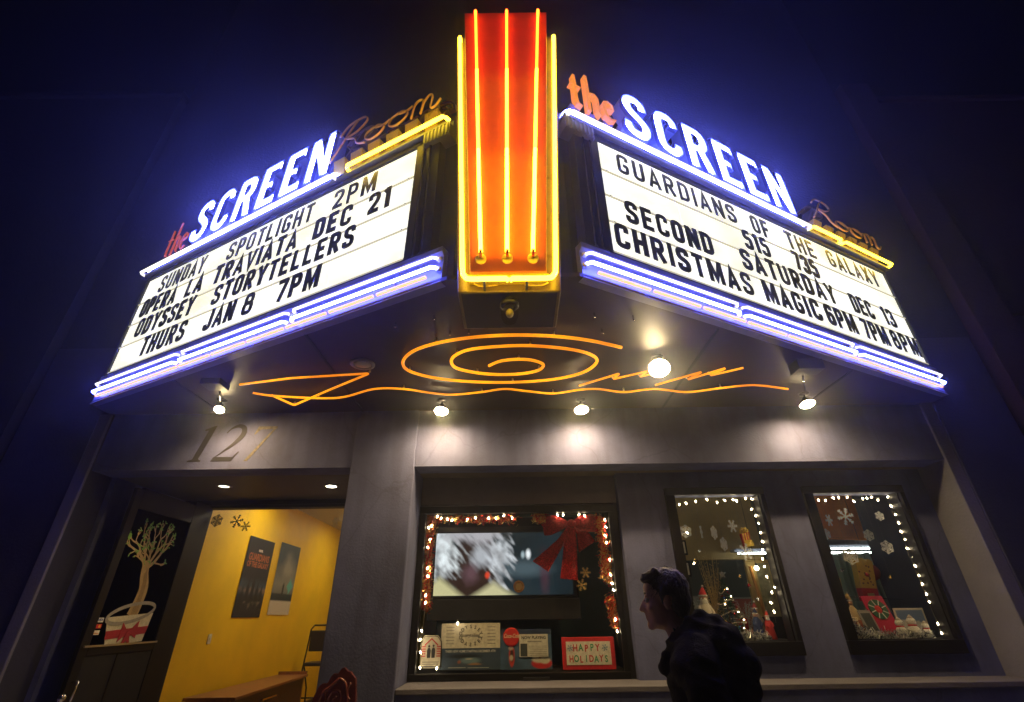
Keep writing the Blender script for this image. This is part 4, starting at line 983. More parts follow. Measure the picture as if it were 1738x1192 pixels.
tinsel('tinsel_garland','red and gold tinsel round the television window with lights in it',[[(-.98,yT,2.60),(-.45,yT,2.585),(.02,yT,2.59)],[(.25,yT,2.60),(.36,yT,2.59)],[(.98,yT,2.60),(1.0,yT,2.3),(.99,yT,1.95)],[(1.0,yT,2.6),(1.04,yT,1.9)],[(1.03,yT,1.75),(1.06,yT,1.5)],[(-.965,yT,2.58),(-.97,yT,2.35)],[(-.985,yT,1.86),(-.96,yT,1.68)],[(-.97,yT,2.35),(-.98,yT,1.8)]],((TG,.55),(TR,.45)),n_=6500,th=.055,L=.036)
def string_lights(lab,bulbs,wire,y,lit=MINI,r=.0068):
    t=thing('string_lights',lab,'string lights',(wire[0][0],y,wire[0][1]),'strings of warm mini lights in the windows')
    q=smooth_curve([(a,y+.004,b) for a,b in wire],3); q=[p+Vector((random.gauss(0,.003),0,random.gauss(0,.003))) for p in q]
    obj('wire',MB().tube(q,.0022,5),mat('pale_wire',(.25,.20,.12),.5),t,smooth=True)
    for a,b in bulbs:
        s_=obj('socket',MB().lathe((a,y,b+.012),[(.005,0),(.006,.016),(.004,.02)],6),mat('pale_socket',(.3,.3,.24),.5),t)
        ang=random.uniform(-.9,.9); ax=Vector((math.sin(ang),-.4,-math.cos(ang)))
        obj('bulb',MB().lathe(Vector((a,y,b))-ax*.006,[(.004,0),(r*.9,.004),(r,.010),(r*.7,.018),(.002,.026)],7,ax),lit,s_ if False else t,smooth=True)
    return t
W1B=[(1.931,2.712),(2.01,2.726),(2.13,2.745),(2.262,2.765),(2.378,2.73),(2.465,2.752),(2.567,2.756),(2.607,2.746),(2.722,2.772),(2.79,2.762),(2.763,2.648),(2.792,2.575),(2.80,2.488),(2.80,2.391),(2.787,2.296),(2.77,2.211),(2.745,2.119),(2.745,2.039),(2.741,1.939),(2.80,1.831),(2.756,1.788),(2.714,1.69),(2.728,1.606),(1.96,2.40),(1.98,2.08)]
string_lights('warm mini lights hung along the top and right edge of the nearer narrow window',W1B,[(1.87,2.73),(2.1,2.745),(2.35,2.755),(2.6,2.76),(2.75,2.775),(2.785,2.66),(2.80,2.5),(2.80,2.35),(2.775,2.2),(2.755,2.0),(2.765,1.85),(2.74,1.7),(2.72,1.5)],5.735)
W2B=[(3.568,2.74),(3.65,2.734),(3.743,2.762),(3.812,2.765),(3.915,2.768),(3.969,2.721),(4.09,2.751),(4.14,2.757),(4.198,2.765),(4.262,2.73),(4.39,2.765),(4.385,2.664),(4.40,2.568),(4.40,2.476),(4.382,2.382),(4.40,2.296),(4.38,2.204),(4.406,2.113),(4.394,2.026),(4.40,1.931),(4.40,1.847),(4.40,1.753),(4.397,1.674),(4.41,1.571),(4.40,1.478),(4.399,1.394)]
string_lights('warm mini lights hung along the top and right edge of the far right window',W2B,[(3.42,2.75),(3.6,2.74),(3.8,2.765),(4.0,2.74),(4.2,2.76),(4.36,2.755),(4.375,2.6),(4.39,2.4),(4.38,2.2),(4.385,2.0),(4.39,1.8),(4.395,1.6),(4.40,1.38)],5.735)
TVB=[(-.894,2.62),(-.85,2.60),(-.99,2.498),(-.953,2.519),(-.778,2.589),(-.72,2.575),(-.544,2.583),(-.451,2.6),(-.298,2.596),(-.212,2.592),(-.119,2.62),(-.025,2.594),(-.959,2.37),(-.987,2.286),(-.968,2.073),(-.965,1.99),(-.967,1.804),(-.965,1.733),(.504,2.62),(.573,2.62),(.757,2.62),(.818,2.608),(1.05,2.559),(1.05,2.479),(1.033,2.385),(1.045,2.312),(1.062,2.135),(1.047,1.982),(1.055,1.895),(1.065,1.83),(1.054,1.554),(1.06,1.446),(-.99,1.473),(-.994,1.394),(-.985,1.282),(-.98,1.15),(-.807,1.145),(-.613,1.538)]
string_lights('warm mini lights threaded through the tinsel of the television window',TVB,[(-.98,1.12),(-.985,1.4),(-.96,1.75),(-.97,2.1),(-.965,2.45),(-.88,2.61),(-.6,2.59),(-.25,2.60),(.1,2.60),(.5,2.62),(.85,2.61),(1.04,2.58),(1.04,2.3),(1.05,2.0),(1.06,1.8),(1.05,1.5),(1.06,1.3)],5.772,r=.0075)

# notices on the display floor
fp=facade(5.84)
RED=PT('sign_red',(.55,.02,.03)); INKG=PT('sign_green',(.03,.30,.14)); INKR=PT('sign_red_ink',(.55,.03,.04)); INK=PT('black_ink',(.03,.03,.04)); BLUEP=PT('sky_ink',(.13,.25,.42))
t=thing('holiday_sign','white HAPPY HOLIDAYS sign with a red border at the lower right of the big window','sign',(.75,5.84,1.1))
obj('border',MB().box(.479,1.027,-.012,.0,1.104,1.392,fp),RED,t,bevel=.003); obj('board',MB().box(.522,.985,.0005,.004,1.146,1.352,fp),PT('sign_white',(.72,.68,.62)),t)
for s,z,x0,dx,h in (('HAPPY',1.292,.617,.058,.088),('HOLIDAYS',1.196,.572,.0515,.082)):
    for i,c in enumerate(s):
        text_mesh(c,h,(INKR,INKG)[(i+(len(s)==8)*0)%2] if s=='HAPPY' else (INKR,INKG)[i%2],fp,x0+dx*i,z+.004*math.sin(i*2.3),.0045,t,'letter' if False else 'letter',sx=.8,bold=.0022)
for x in (.566,.925): snowflake(t,(x,1.295),.032,fp,.0045,BLUEP,1)
t=thing('storytelling_notice','cream notice lettered ODYSSEY storytelling in a ring over its mirror image','notice',(-.47,5.84,1.4))
obj('paper',MB().box(-.786,-.166,-.006,0,1.306,1.532,fp),PT('cream_card',(.62,.58,.48)),t)
for i,c in enumerate('ODYSSEY'):
    a=math.pi*(.93-.86*i/6); cx,cz=-.476+.108*math.cos(a),1.42+.080*math.sin(a)
    text_mesh(c,.046,INK,fp,cx,cz,.001,t,'lettering',bold=.0006,rot=(a-math.pi/2)*.8)
    ff=Fr(fp(0,0,0),fp.a,-fp.b,fp.n); text_mesh(c,.046,INK,ff,cx,-(1.42-.080*math.sin(a)),.001,t,'lettering',bold=.0006,rot=(a-math.pi/2)*.8)
text_mesh('storytelling',.047,PT('grey_ink',(.12,.12,.14)),fp,-.476,1.42,.001,t,bold=.0004,sx=.9)
mb=MB()
for x0 in (-.735,-.30):
    for k in range(6): mb.box(x0,x0+.085,.0005,.0012,1.343+.030*k,1.350+.030*k,fp)
obj('fine_print',mb,PT('pale_grey_ink',(.30,.29,.27)),t)['kind']='stuff'
t=thing('storytelling_poster','blue grey poster announcing their new home, below the cream notice','poster',(-.47,5.84,1.1))
def blueposter(U,V):
    o=np.zeros(U.shape+(3,))+C(.045,.075,.13); o=mixm(o,(.015,.02,.03),ell(U,V,.4,.62,.25,.10,.4)); o=mixm(o,(.16,.26,.33),ell(U,V,.5,.42,.16,.14,.3)); o=mixm(o,(.5,.25,.08),ell(U,V,.58,.26,.10,.04,.3)); o=mixm(o,(.45,.12,.05),ell(U,V,.32,.36,.025,.07,.4)); o=mixm(o,(.6,.55,.45),ell(U,V,.48,.50,.05,.03,.4)); return o
painted('print',fp,-.787,-.166,1.118,1.3045,0.0,50,20,blueposter,PRN,t)
text_mesh('THEIR NEW HOME STARTING DECEMBER 4TH',.030,PT('pale_lettering',(.5,.52,.52)),fp,-.476,1.278,.0006,t,sx=.84,bold=.0009)
text_mesh('a place to tell your story',.014,PT('pale_lettering',(.5,.52,.52)),fp,-.476,1.136,.0006,t,sx=1.4) if False else None
obj('fine_print',MB().box(-.70,-.52,.0005,.001,1.134,1.139,fp).box(-.50,-.28,.0005,.001,1.132,1.137,fp),PT('pale_lettering',(.5,.52,.52)),t)['kind']='stuff'
t=thing('soda_poster','blue soda poster with a red disc, bottle and red capped bearded man','poster',(.1,5.84,1.1))
def soda(U,V):
    n=vnoise(U,V,4,4,4); o=np.zeros(U.shape+(3,))+C(.05,.10,.19); o=o*(1+.5*n[...,None]); o=mixm(o,(.02,.03,.08),(V>.86)*.8)
    o=mixm(o,(.50,.04,.02),ell(U,V,.22,.32,.055,.26,.12)); o=mixm(o,(.05,.02,.02),ell(U,V,.22,.34,.035,.16,.2)); o=mixm(o,(.55,.5,.42),ell(U,V,.21,.28,.035,.07,.3)); o=mixm(o,(.5,.4,.35),ell(U,V,.2,.52,.045,.05,.3))
    o=mixm(o,(.55,.02,.02),ell(U,V,.80,.14,.20,.13,.1)); o=mixm(o,(.60,.56,.50),ell(U,V,.74,.24,.13,.085,.2)); o=mixm(o,(.40,.20,.13),ell(U,V,.80,.30,.06,.07,.2)); o=mixm(o,(.60,.58,.5),ell(U,V,.86,.22,.1,.09,.2)); o=mixm(o,(.5,.03,.02),ell(U,V,.80,.385,.09,.045,.2)); o=mixm(o,(.62,.6,.52),ell(U,V,.80,.345,.09,.02,.2)); return o
painted('print',fp,-.162,.372,1.115,1.471,0,64,46,soda,PRN,t)
obj('red_disc',MB().lathe(fp(-.048,1.402,.001),[(.086,0),(.086,.004),(.07,.008)],28,fp.n),PT('soda_red',(.55,.02,.015)),t,smooth=False)
text_mesh('Coca-Cola',.052,PT('soda_cream',(.72,.62,.42)),fp,-.048,1.410,.0102,t,sx=.72,bold=.0008,shear=.35)
t=thing('playing_notice','white NOW PLAYING sheet with a small dark picture, taped on the blue soda poster','notice',(.18,5.84,1.3))
obj('paper',MB().box(.035,.335,.006,.008,1.222,1.424,fp),PT('white_card',(.60,.58,.52)),t); text_mesh('NOW PLAYING',.037,INK,fp,.187,1.392,.0085,t,bold=.0012,sx=1.0)
text_mesh('5:15  7:35',.022,PT('grey_ink',(.12,.12,.14)),fp,.20,1.362,.0085,t) if False else obj('subtitle_bar',MB().box(.12,.27,.0085,.009,1.352,1.364,fp),PT('pale_grey_ink',(.30,.29,.27)),t)
obj('picture',MB().box(.047,.118,.0085,.0095,1.228,1.340,fp),PT('dark_photo',(.05,.06,.07)),t)
mb=MB(); [mb.box(.14,.32,.0085,.009,1.234+.016*k,1.238+.016*k,fp) for k in range(6)]; obj('fine_print',mb,PT('pale_grey_ink',(.30,.29,.27)),t)['kind']='stuff'
t=thing('watch_sign','eight sided cream sign with a red house roof and two dark figures','sign',(-.88,5.84,1.1))
oc=[(-.998,1.36),(-.965,1.425),(-.82,1.425),(-.772,1.37),(-.770,1.136),(-.995,1.136)]
q=obj('plate',MB().prism(oc,fp,-.004,0),PT('cream_card',(.62,.58,.48)),t); fix_normals(q)
obj('outline',MB().ribbon(inset(oc,.010)if area2(oc)<0 else inset(oc,.010),.005,fp,.0005,.0012,True),INK,t)
obj('red_roof',MB().ribbon([(-.955,1.335),(-.885,1.395),(-.815,1.335)],.012,fp,.0005,.0014),INKR,t)
mb=MB()
for s_ in (-1,1):
    for k in range(5): mb.box(*sorted((-.885+s_*.058,-.885+s_*(.098-.004*k*0))),.0005,.0014,1.235+.021*k,1.245+.021*k,fp)
obj('red_bar',mb,INKR,t)['kind']='stuff'
for x,h in ((-.908,.0),(-.862,.004)):
    q=MB().prism([(x-.017,1.225),(x+.017,1.225),(x+.020,1.29+h),(x+.010,1.312+h),(x-.010,1.312+h),(x-.020,1.29+h)],fp,.0005,.0016); q.lathe(fp(x,1.327+h,.0005),[(.011,0),(.011,.0012)],10,fp.n)
    obj('figure',q,INK,t)
mb=MB(); [mb.box(-.97,-.80,.0005,.001,1.15+.018*k,1.155+.018*k,fp) for k in range(3)]; obj('fine_print',mb,INK,t)['kind']='stuff'
GFO=mat('gold_glitter_card',(.62,.45,.18),.4,metal=.3)
for x,z,r,lab in ((.735,1.886,.062,'gold cut snowflake hanging right of the television, the lower one'),(.79,2.01,.058,'pale gold snowflake hanging right of the television, the upper one')):
    t=thing('snowflake_ornament',lab,'snowflake',(x,5.86,z)); snowflake(t,(x,z),r,facade(5.86),0,GFO,1 if z<1.9 else 0); obj('thread',MB().tube([(x,5.86,z+r*.9),(x,5.86,2.62)],.0006,4),mat('thin_thread',(.2,.2,.19),.8),t)

# ================================================================== NARROW DISPLAY WINDOWS
def narrow_window(wd,lab):
    x0,x1,z0,z1=wd; t=thing('display_window',lab,'window',((x0+x1)/2,YR,z0))
    f=facade(YR)
    obj('frame',MB().box(x0-.06,x1+.03,.001,.05,z1-.01,z1+.07,f),FRAMEP,t,bevel=.005)
    obj('frame',MB().box(x0-.06,x1+.03,.001,.05,z0-.11,z0+.01,f),FRAMEP,t,bevel=.005)
    obj('frame',MB().box(x0-.06,x0+.045,.001,.048,z0+.0105,z1-.0105,f),FRAMEP,t,bevel=.005)
    obj('frame',MB().box(x1-.02,x1+.03,.001,.048,z0+.0105,z1-.0105,f),FRAMEP,t,bevel=.005)
    obj('inner_frame',MB().box(x0+.0,x0+.04,-.14,-.001,z0,z1,f),FRAMEP,t); obj('inner_frame',MB().box(x1-.03,x1,-.14,-.001,z0,z1,f),FRAMEP,t)
    obj('pane',MB().box(x0+.041,x1-.031,-.125,-.119,z0+.001,z1-.001,f),glass('clear_glass'),t)
    obj('display_shelf',MB().box(x0-.02,x1+.10,-.60,-.161,z0-.02,z0+.012,f),BLACKP,t)
    return t
narrow_window(W1,'tall narrow black framed display window with a Christmas tree inside')
narrow_window(W2,'tall narrow black framed display window with orange panel and wreath picture inside')
# concession room behind both
rm=thing('concession_room','dim snack counter room behind the display windows','room',(3,8,0))
obj('room_floor',MB().box(-1.0,8.5,5.92,10.6,-.1,.003),TILE,rm)
obj('back_wall',MB().box(-1.0,8.5,10.0,10.1,0,3.6),mat('moss_paint',(.06,.065,.04),.7,var=.2,scale=2),rm)
obj('room_ceiling',MB().box(-1.0,8.5,5.92,10,3.6,3.7),mat('brown_ceiling',(.10,.07,.04),.8,var=.2,scale=2),rm)
obj('end_wall',MB().box(8.4,8.5,5.92,10,0,3.6),mat('moss_paint',(.06,.065,.04),.7),rm)
obj('gold_wall',MB().box(2.35,4.05,8.4,8.5,2.35,3.6),mat('ochre_paint',(.45,.27,.07),.6,var=.15,scale=2),rm)
obj('partition',MB().box(-1.0,2.2,6.9,7.0,0,3.6),mat('teal_paint',(.06,.12,.13),.7,var=.2,scale=2),rm)
obj('partition',MB().box(1.22,1.26,5.92,6.89,0,3.6),mat('teal_paint',(.06,.12,.13),.7),rm)
t=thing('hanging_panel','orange panel hanging high behind the far right window','panel',(5.4,8,2.6))
obj('panel',MB().hexa([(4.75,8,2.60),(5.92,8,2.55),(5.92,8.04,2.55),(4.75,8.04,2.60)],[(4.75,8,3.4),(5.85,8,3.4),(5.85,8.04,3.4),(4.75,8.04,3.4)]),mat('orange_felt',(.80,.20,.025),.8,var=.15,scale=4),t)
obj('dark_edge',MB().hexa([(4.75,7.98,2.50),(5.92,7.98,2.50),(5.92,8,2.50),(4.75,8,2.50)],[(4.75,7.98,2.595),(5.92,7.98,2.545),(5.92,8,2.545),(4.75,8,2.595)]),BLACKP,t)
def fluor(x0,x1,y,z,lab,rows=2):
    t=thing('fluorescent_light',lab,'ceiling light',((x0+x1)/2,y,z),'fluorescent lights over the snack counter')
    obj('batten',MB().box(x0-.02,x1+.02,y+.03,y+.20,z+.03,z+.07),SHEET,t)
    n_=max(1,int((x1-x0)/.35))
    for r_ in range(rows):
        for k in range(n_):
            a=x0+(x1-x0)*k/n_+.01; b=x0+(x1-x0)*(k+1)/n_-.01
            obj('tube',MB().tube([(a,y+.06*r_,z-.055*r_),(b,y+.06*r_,z-.055*r_)],.013,8),FLUOR,t,smooth=True)
fluor(4.93,5.62,8.0,2.45,'two rows of white fluorescent tubes behind the far right window, left pair')
fluor(5.70,6.0,8.0,2.45,'short white fluorescent tubes behind the far right window, right pair')
fluor(3.46,3.98,8.0,2.40,'single white fluorescent strip behind the nearer narrow window',1)
fluor(4.7,5.9,7.0,3.5,'unseen strip added to brighten the orange panel in the snack counter room',1)  # out-of-view lamp added to brighten the orange panel
fluor(1.9,3.9,6.7,3.5,'unseen strip added to brighten the goods in the nearer narrow window',1)  # lamp added out of view as fill for the window goods
fluor(3.2,4.2,9.2,3.4,'unseen strip added to light the gold wall behind the nearer narrow window',1)  # added lamp, out of view, so the gold wall looks lit
t=thing('green_curtain','pale green gathered curtain behind the far right window','curtain',(4.9,7.7,2.0))
mb=MB(); n_=40; vs=[]
for i in range(n_+1):
    x=4.62+.66*i/n_; y=7.65+.03*math.sin(i*1.3)+.015*math.sin(i*.5)
    vs += [(x,y,2.34-.02*math.sin(i*.3)),(x-.05+.1*i/n_,y,1.35)]
mb.add(vs,[(2*i,2*i+1,2*i+3,2*i+2) for i in range(n_)]); obj('cloth',mb,mat('pale_green_cloth',(.32,.42,.33),.8),t,smooth=True)
t=thing('dark_divider','dark post standing between the lights behind the far right window','post',(5.45,7.5,0)); obj('post',MB().box(5.42,5.52,7.4,7.5,0,2.7),BLACKP,t); obj('foot',MB().box(5.36,5.58,7.34,7.56,0,.05),BLACKP,t)
# snack counter and shelves of goods, blurred shapes seen deep inside
t=thing('snack_counter','dark counter with glowing amber front deep behind the narrow windows','counter',(4.5,8.8,0))
obj('counter_body',MB().box(2.6,7.6,8.8,9.4,0,1.1),WOODD,t,bevel=.01); obj('counter_top',MB().box(2.55,7.65,8.75,9.45,1.101,1.15),mat('teal_laminate',(.10,.17,.16),.3),t,bevel=.006)
random.seed(21)
for k in range(14):
    x=2.75+k*.34+random.uniform(-.04,.04); h=random.uniform(.25,.75); cc=random.choice([(.4,.06,.03),(.45,.32,.08),(.1,.18,.12),(.35,.33,.28),(.07,.08,.16),(.25,.12,.06)])
    t=thing('snack_carton','snack carton standing %s in the row on the counter deep inside'%('first second third fourth fifth sixth seventh eighth ninth tenth eleventh twelfth thirteenth fourteenth'.split()[k]),'carton',(x,9.0,1.15),'snack cartons on the counter')
    cm=mat('carton_%02d_%02d'%(int(cc[0]*100),int(cc[1]*100)),cc,.6,var=.2,scale=9)
    obj('carton',MB().hexa([(x-.10,8.92,1.152),(x+.10,8.92,1.152),(x+.10,9.1,1.152),(x-.10,9.1,1.152)],[(x-.13,8.9,1.15+h),(x+.13,8.9,1.15+h),(x+.13,9.12,1.15+h),(x-.13,9.12,1.15+h)]),cm,t,bevel=.006)
    obj('lid',MB().box(x-.135,x+.135,8.895,9.125,1.151+h,1.175+h),mat('carton_lid',(.3,.28,.22),.6),t)

S1=W1[2]+.012
# --- left narrow window goods
GN=[PAPERSNOW]
f9=facade(5.86)
for i,(x,z,r,sq,st) in enumerate(((1.99,2.43,.075,1,2),(2.17,2.42,.075,.18,0),(2.315,2.41,.078,.5,2),(2.545,2.48,.075,.75,0),(2.40,2.285,.078,.55,2),(2.63,2.20,.095,.8,1))):
    lab=('round lace paper snowflake at the left edge of the nearer narrow window','paper snowflake turned edge on in the nearer narrow window','half turned paper snowflake near the middle of the nearer narrow window','faint paper snowflake beside the popcorn carton','lowest small oval paper snowflake in the nearer narrow window','large spiky paper snowflake over the white light strip')[i]
    t=thing('snowflake_ornament',lab,'snowflake',(x,5.86,z)); snowflake(t,(x,z),r,f9,.001*i,PAPERSNOW,st,sq); obj('thread',MB().tube([(x,5.86,z+r*.9),(x,5.86,2.79)],.0006,4),mat('thin_thread',(.2,.2,.19),.8),t)
t=thing('popcorn_carton','red popcorn carton with yellow top and label hanging in the nearer narrow window','carton',(2.66,5.9,2.25))
fq=facade(5.90)
obj('carton',MB().prism([(2.645,2.40),(2.66,2.26),(2.735,2.27),(2.745,2.42)],fq,-.05,0),RED,t)
for k in range(3): x=2.663+.028*k; obj('stripe',MB().prism([(x-.003,2.41),(x+.002,2.27),(x+.012,2.27),(x+.010,2.415)],fq,.0005,.0015),PT('popcorn_yellow',(.75,.5,.05)),t)
obj('label',MB().prism([(2.672,2.33),(2.675,2.255),(2.765,2.27),(2.755,2.33)],fq,.002,.006),PT('popcorn_yellow',(.75,.5,.05)),t)
mb=MB()
for k in range(22): mb.ball(fq(2.655+.085*random.random(),2.415+.05*random.random(),-.05*random.random()),.012,6,4)
obj('popcorn',mb,PT('popcorn_yellow',(.75,.5,.05)),t)['kind']='stuff'
obj('thread',MB().tube([(2.70,5.92,2.45),(2.70,5.92,2.79)],.0006,4),mat('thin_thread',(.2,.2,.19),.8),t)

def xmas_tree(x,y,z0,z1,r,lab):
    t=thing('christmas_tree',lab,'christmas tree',(x,y,z0))
    obj('trunk',MB().lathe((x,y,z0),[(.012,0),(.008,(z1-z0)*.8),(.002,z1-z0)],8),WOODD,t)
    obj('stand',MB().lathe((x,y,z0),[(.07,0),(.06,.02),(.02,.04)],14),BLACK,t,smooth=True)
    for mm,cc in (('fir_needles_dark',(.015,.06,.035)),('fir_needles_light',(.04,.13,.07))):
        mb=MB()
        for k in range(1500):
            h=random.random()**1.3; tier=.75+.25*((h*6)%1); rr=r*(1-h)*tier*math.sqrt(random.random()); a=random.random()*6.283
            c=Vector((x+rr*math.cos(a),y+rr*math.sin(a),z0+.05+h*(z1-z0-.05)-rr*.25)); d=Vector((math.cos(a)*.8,math.sin(a)*.8,random.uniform(-.5,.35))).normalized()*random.uniform(.018,.035); s_=d.cross(Vector((random.random(),random.random(),1))).normalized()*.003
            mb.add([c-s_,c+s_,c+d],[(0,1,2)])
        obj('foliage',mb,mat(mm,cc,.6),t)['kind']='stuff'
    cols=[mat('bauble_red',(.6,.02,.03),.12,metal=.7),mat('bauble_silver',(.8,.8,.85),.1,metal=1),mat('bauble_gold',(.8,.5,.12),.15,metal=1),mat('bauble_blue',(.05,.15,.6),.12,metal=.7)]
    for k in range(26):
        h=.05+.85*((k*.618)%1); rr=r*(1-h)*.93; a=-math.pi/2+random.uniform(-1.5,1.5)
        obj('bauble',MB().ball((x+rr*math.cos(a),y+rr*math.sin(a),z0+.05+h*(z1-z0-.05)),random.uniform(.008,.014),10,7),random.choice(cols),t,smooth=True)
    for k in range(6):
        h=.1+.13*k; a=-math.pi/2+random.uniform(-1,1); rr=r*(1-h)*.95
        obj('tree_light',MB().ball((x+rr*math.cos(a),y+rr*math.sin(a),z0+.05+h*(z1-z0)),.0045,6,4),MINI,t)
    mb=MB()
    for k in range(230):
        q=k/230; h=.04+.9*q; a=q*math.pi*9; rr=r*(1-h)*1.0; mb.ball((x+rr*math.cos(a),y+rr*math.sin(a),z0+.05+h*(z1-z0-.05)+.012*math.sin(a*3)),.0055,5,3)
    obj('bead_garland',mb,mat('cream_bead',(.7,.62,.48),.4),t)['kind']='stuff'
    return t
xt=xmas_tree(2.36,6.02,S1,1.93,.205,'small decorated Christmas tree with a star in the nearer narrow window')
so=[(2.375+(.05 if k%2==0 else .018)*math.sin(k*math.pi/5),1.985+(.05 if k%2==0 else .018)*math.cos(k*math.pi/5)) for k in range(10)]
obj('star',MB().prism(so,facade(6.02),-.006,.006),mat('silver_card',(.7,.72,.75),.25,metal=.8),xt)
t=thing('gold_branches','spray of glittering gold twigs behind the star topped tree','branches',(2.27,6.1,S1))
mb=MB()
for k in range(46):
    a=random.uniform(-.5,.5); h=random.uniform(.35,.9)
    mb.tube(smooth_curve([(2.27,6.1,S1+.02),(2.27+a*.1,6.1,S1+h*.5),(2.27+a*.25+random.gauss(0,.02),6.1+random.gauss(0,.03),S1+h)],3),.0018,4)
    for j in range(7): 
        q=.5+.5*j/7; c=(2.27+a*.25*q+random.gauss(0,.012),6.1,S1+h*q); mb.ball(c,.0055,5,3)
obj('twigs',mb,GFO,t)['kind']='stuff'; obj('pot',MB().lathe((2.27,6.1,S1),[(.035,0),(.045,.07),(.04,.072)],12),BLACK,t,smooth=True)
def figurine(x,y,z,h,robe,hat,lab,cat='figurine',beard=True,brim=False,arms=True):
    t=thing('figurine',lab,cat,(x,y,z))
    R1=mat('fig_'+'_'.join('%02d'%int(c*99) for c in robe),robe,.8,var=.15,scale=20,bump=.2); H1=mat('fig_'+'_'.join('%02d'%int(c*99) for c in hat),hat,.8,var=.1,scale=20); SK=mat('figure_skin',(.55,.30,.20),.6); FU=mat('white_fur',(.72,.70,.66),.9,var=.1,scale=40,bump=.6,bscale=120)
    obj('robe',MB().lathe((x,y,z),[(h*.20,0),(h*.21,h*.02),(h*.17,h*.3),(h*.13,h*.52),(h*.10,h*.66),(h*.05,h*.72)],16),R1,t,smooth=True)
    hd=obj('head',MB().ball((x,y,z+h*.77),h*.085,12,9),SK,t,smooth=True)
    obj('nose',MB().ball((x-h*.03,y-h*.085,z+h*.765),h*.018,6,5),SK,hd,smooth=True)
    if beard: obj('beard',MB().ball((x-h*.01,y-h*.05,z+h*.70),h*.085,10,7,sy=.6,sz=1.2),FU,t,smooth=True)
    ht=obj('hat',MB().lathe((x,y,z+h*.81),[(h*.085,0),(h*.08,h*.04),(h*.05,h*.11),(h*.012,h*.18)],14,(.15,0,1)),H1,t,smooth=True)
    obj('hat_band',MB().lathe((x,y,z+h*.80),[(h*.09,0),(h*.10,h*.015),(h*.09,h*.035)],14),FU,ht,smooth=True); obj('pompom',MB().ball((x+h*.03,y,z+h*1.0),h*.025,8,6),FU,ht,smooth=True)
    if arms:
        for s_ in (-1,1): obj('arm',MB().tube([(x+s_*h*.09,y,z+h*.62),(x+s_*h*.15,y-h*.06,z+h*.48),(x+s_*h*.08,y-h*.16,z+h*.42)],[h*.045,h*.04,h*.025],8),R1,t,smooth=True)
    return t
figurine(2.10,6.0,S1,.52,(.62,.56,.48),(.5,.02,.03),'tall white robed Santa figure at the left of the nearer narrow window')
obj('held_bauble',MB().ball((2.12,5.88,S1+.235),.020,12,8),mat('bauble_silver',(.8,.8,.85),.1,metal=1),bpy.data.objects['figurine'],smooth=True)
t=thing('toy_drum','blue toy drum with a white head and gold knob in the nearer narrow window','toy drum',(2.235,5.93,S1))
obj('shell',MB().lathe((2.235,5.93,S1+.01),[(.055,0),(.055,.135)],22),mat('drum_blue',(.03,.07,.18),.35),t,smooth=True); obj('drum_head',MB().lathe((2.235,5.93,S1+.146),[(.058,0),(.058,.012),(.052,.014)],22),mat('drum_white',(.8,.78,.72),.5),t)
for zz in (.012,.134): obj('hoop',MB().lathe((2.235,5.93,S1+zz),[(.059,0),(.061,.006),(.059,.012)],22),GFO,t,smooth=True)
obj('gold_knob',MB().lathe((2.26,5.93,S1+.161),[(.028,0),(.030,.01),(.018,.022),(.004,.026)],14),mat('knob_gold',(.8,.5,.05),.3,metal=.5),t,smooth=True)
figurine(2.63,5.98,S1,.30,(.03,.05,.16),(.03,.05,.16),'short navy hooded doll right of the tree in the nearer narrow window',beard=False)
figurine(2.73,5.93,S1,.27,(.50,.03,.03),(.55,.04,.03),'small red doll at the right corner of the nearer narrow window',beard=True)
figurine(2.69,6.10,S1,.36,(.30,.22,.16),(.35,.03,.03),'brown robed carol doll behind the navy one in the nearer narrow window',beard=False)
t=tinsel('silver_tinsel','silver tinsel heaped along the bottom of the nearer narrow window',[[(2.14,5.84,S1+.03),(2.45,5.84,S1+.035),(2.66,5.84,S1+.02)]],((TS,.6),(mat('white_foil',(.75,.75,.72),.35),.4)),n_=900,th=.05,L=.05)
t=thing('framed_door','ochre framed glass panel with a slanting wooden bar behind the nearer narrow window','panel',(2.85,6.6,1.3))
obj('frame_board',MB().box(2.90,3.02,6.55,6.60,1.55,2.14),mat('ochre_board',(.45,.33,.12),.5,var=.25,scale=6),t); obj('frame_board',MB().box(2.905,3.28,6.55,6.60,2.141,2.18),mat('ochre_board',(.45,.33,.12),.5),t); obj('frame_board',MB().box(3.20,3.28,6.55,6.60,1.55,2.14),mat('ochre_board',(.45,.33,.12),.5),t)
obj('glass_sheet',MB().box(3.021,3.199,6.57,6.58,1.55,2.14),mat('mottled_glass',(.28,.27,.17),.2,var=.5,scale=8),t)
obj('slanting_bar',MB().tube([(2.93,6.50,2.10),(2.98,6.48,1.45)],.020,6),mat('orange_wood',(.6,.27,.06),.4),t); obj('support',MB().box(2.92,3.26,6.56,6.59,0,1.549),BLACKP,t)
t=thing('bare_bulb','glowing bare bulb in front of the ochre framed panel','light bulb',(2.98,6.45,2.15)); obj('bulb',MB().ball((2.985,6.45,2.075),.028,12,8),emis('bare_bulb_glow',(1,.88,.6),14),t,smooth=True); obj('cap',MB().lathe((2.985,6.45,2.095),[(.012,0),(.012,.03)],10),CHROME,t); obj('cord',MB().tube([(2.985,6.45,2.12),(2.985,6.45,3.6)],.003,5),BLACK,t)
t=thing('picture_frame','two small dark framed pictures low on the left inside the nearer narrow window','picture',(1.95,6.3,1.9))
for z in (1.98,2.22): obj('picture',MB().box(1.98,2.12,6.3,6.33,z,z+.17),FRAMEP,t); obj('mount',MB().box(2.0,2.10,6.297,6.2995,z+.02,z+.15),PT('cream_card',(.62,.58,.48)),t)
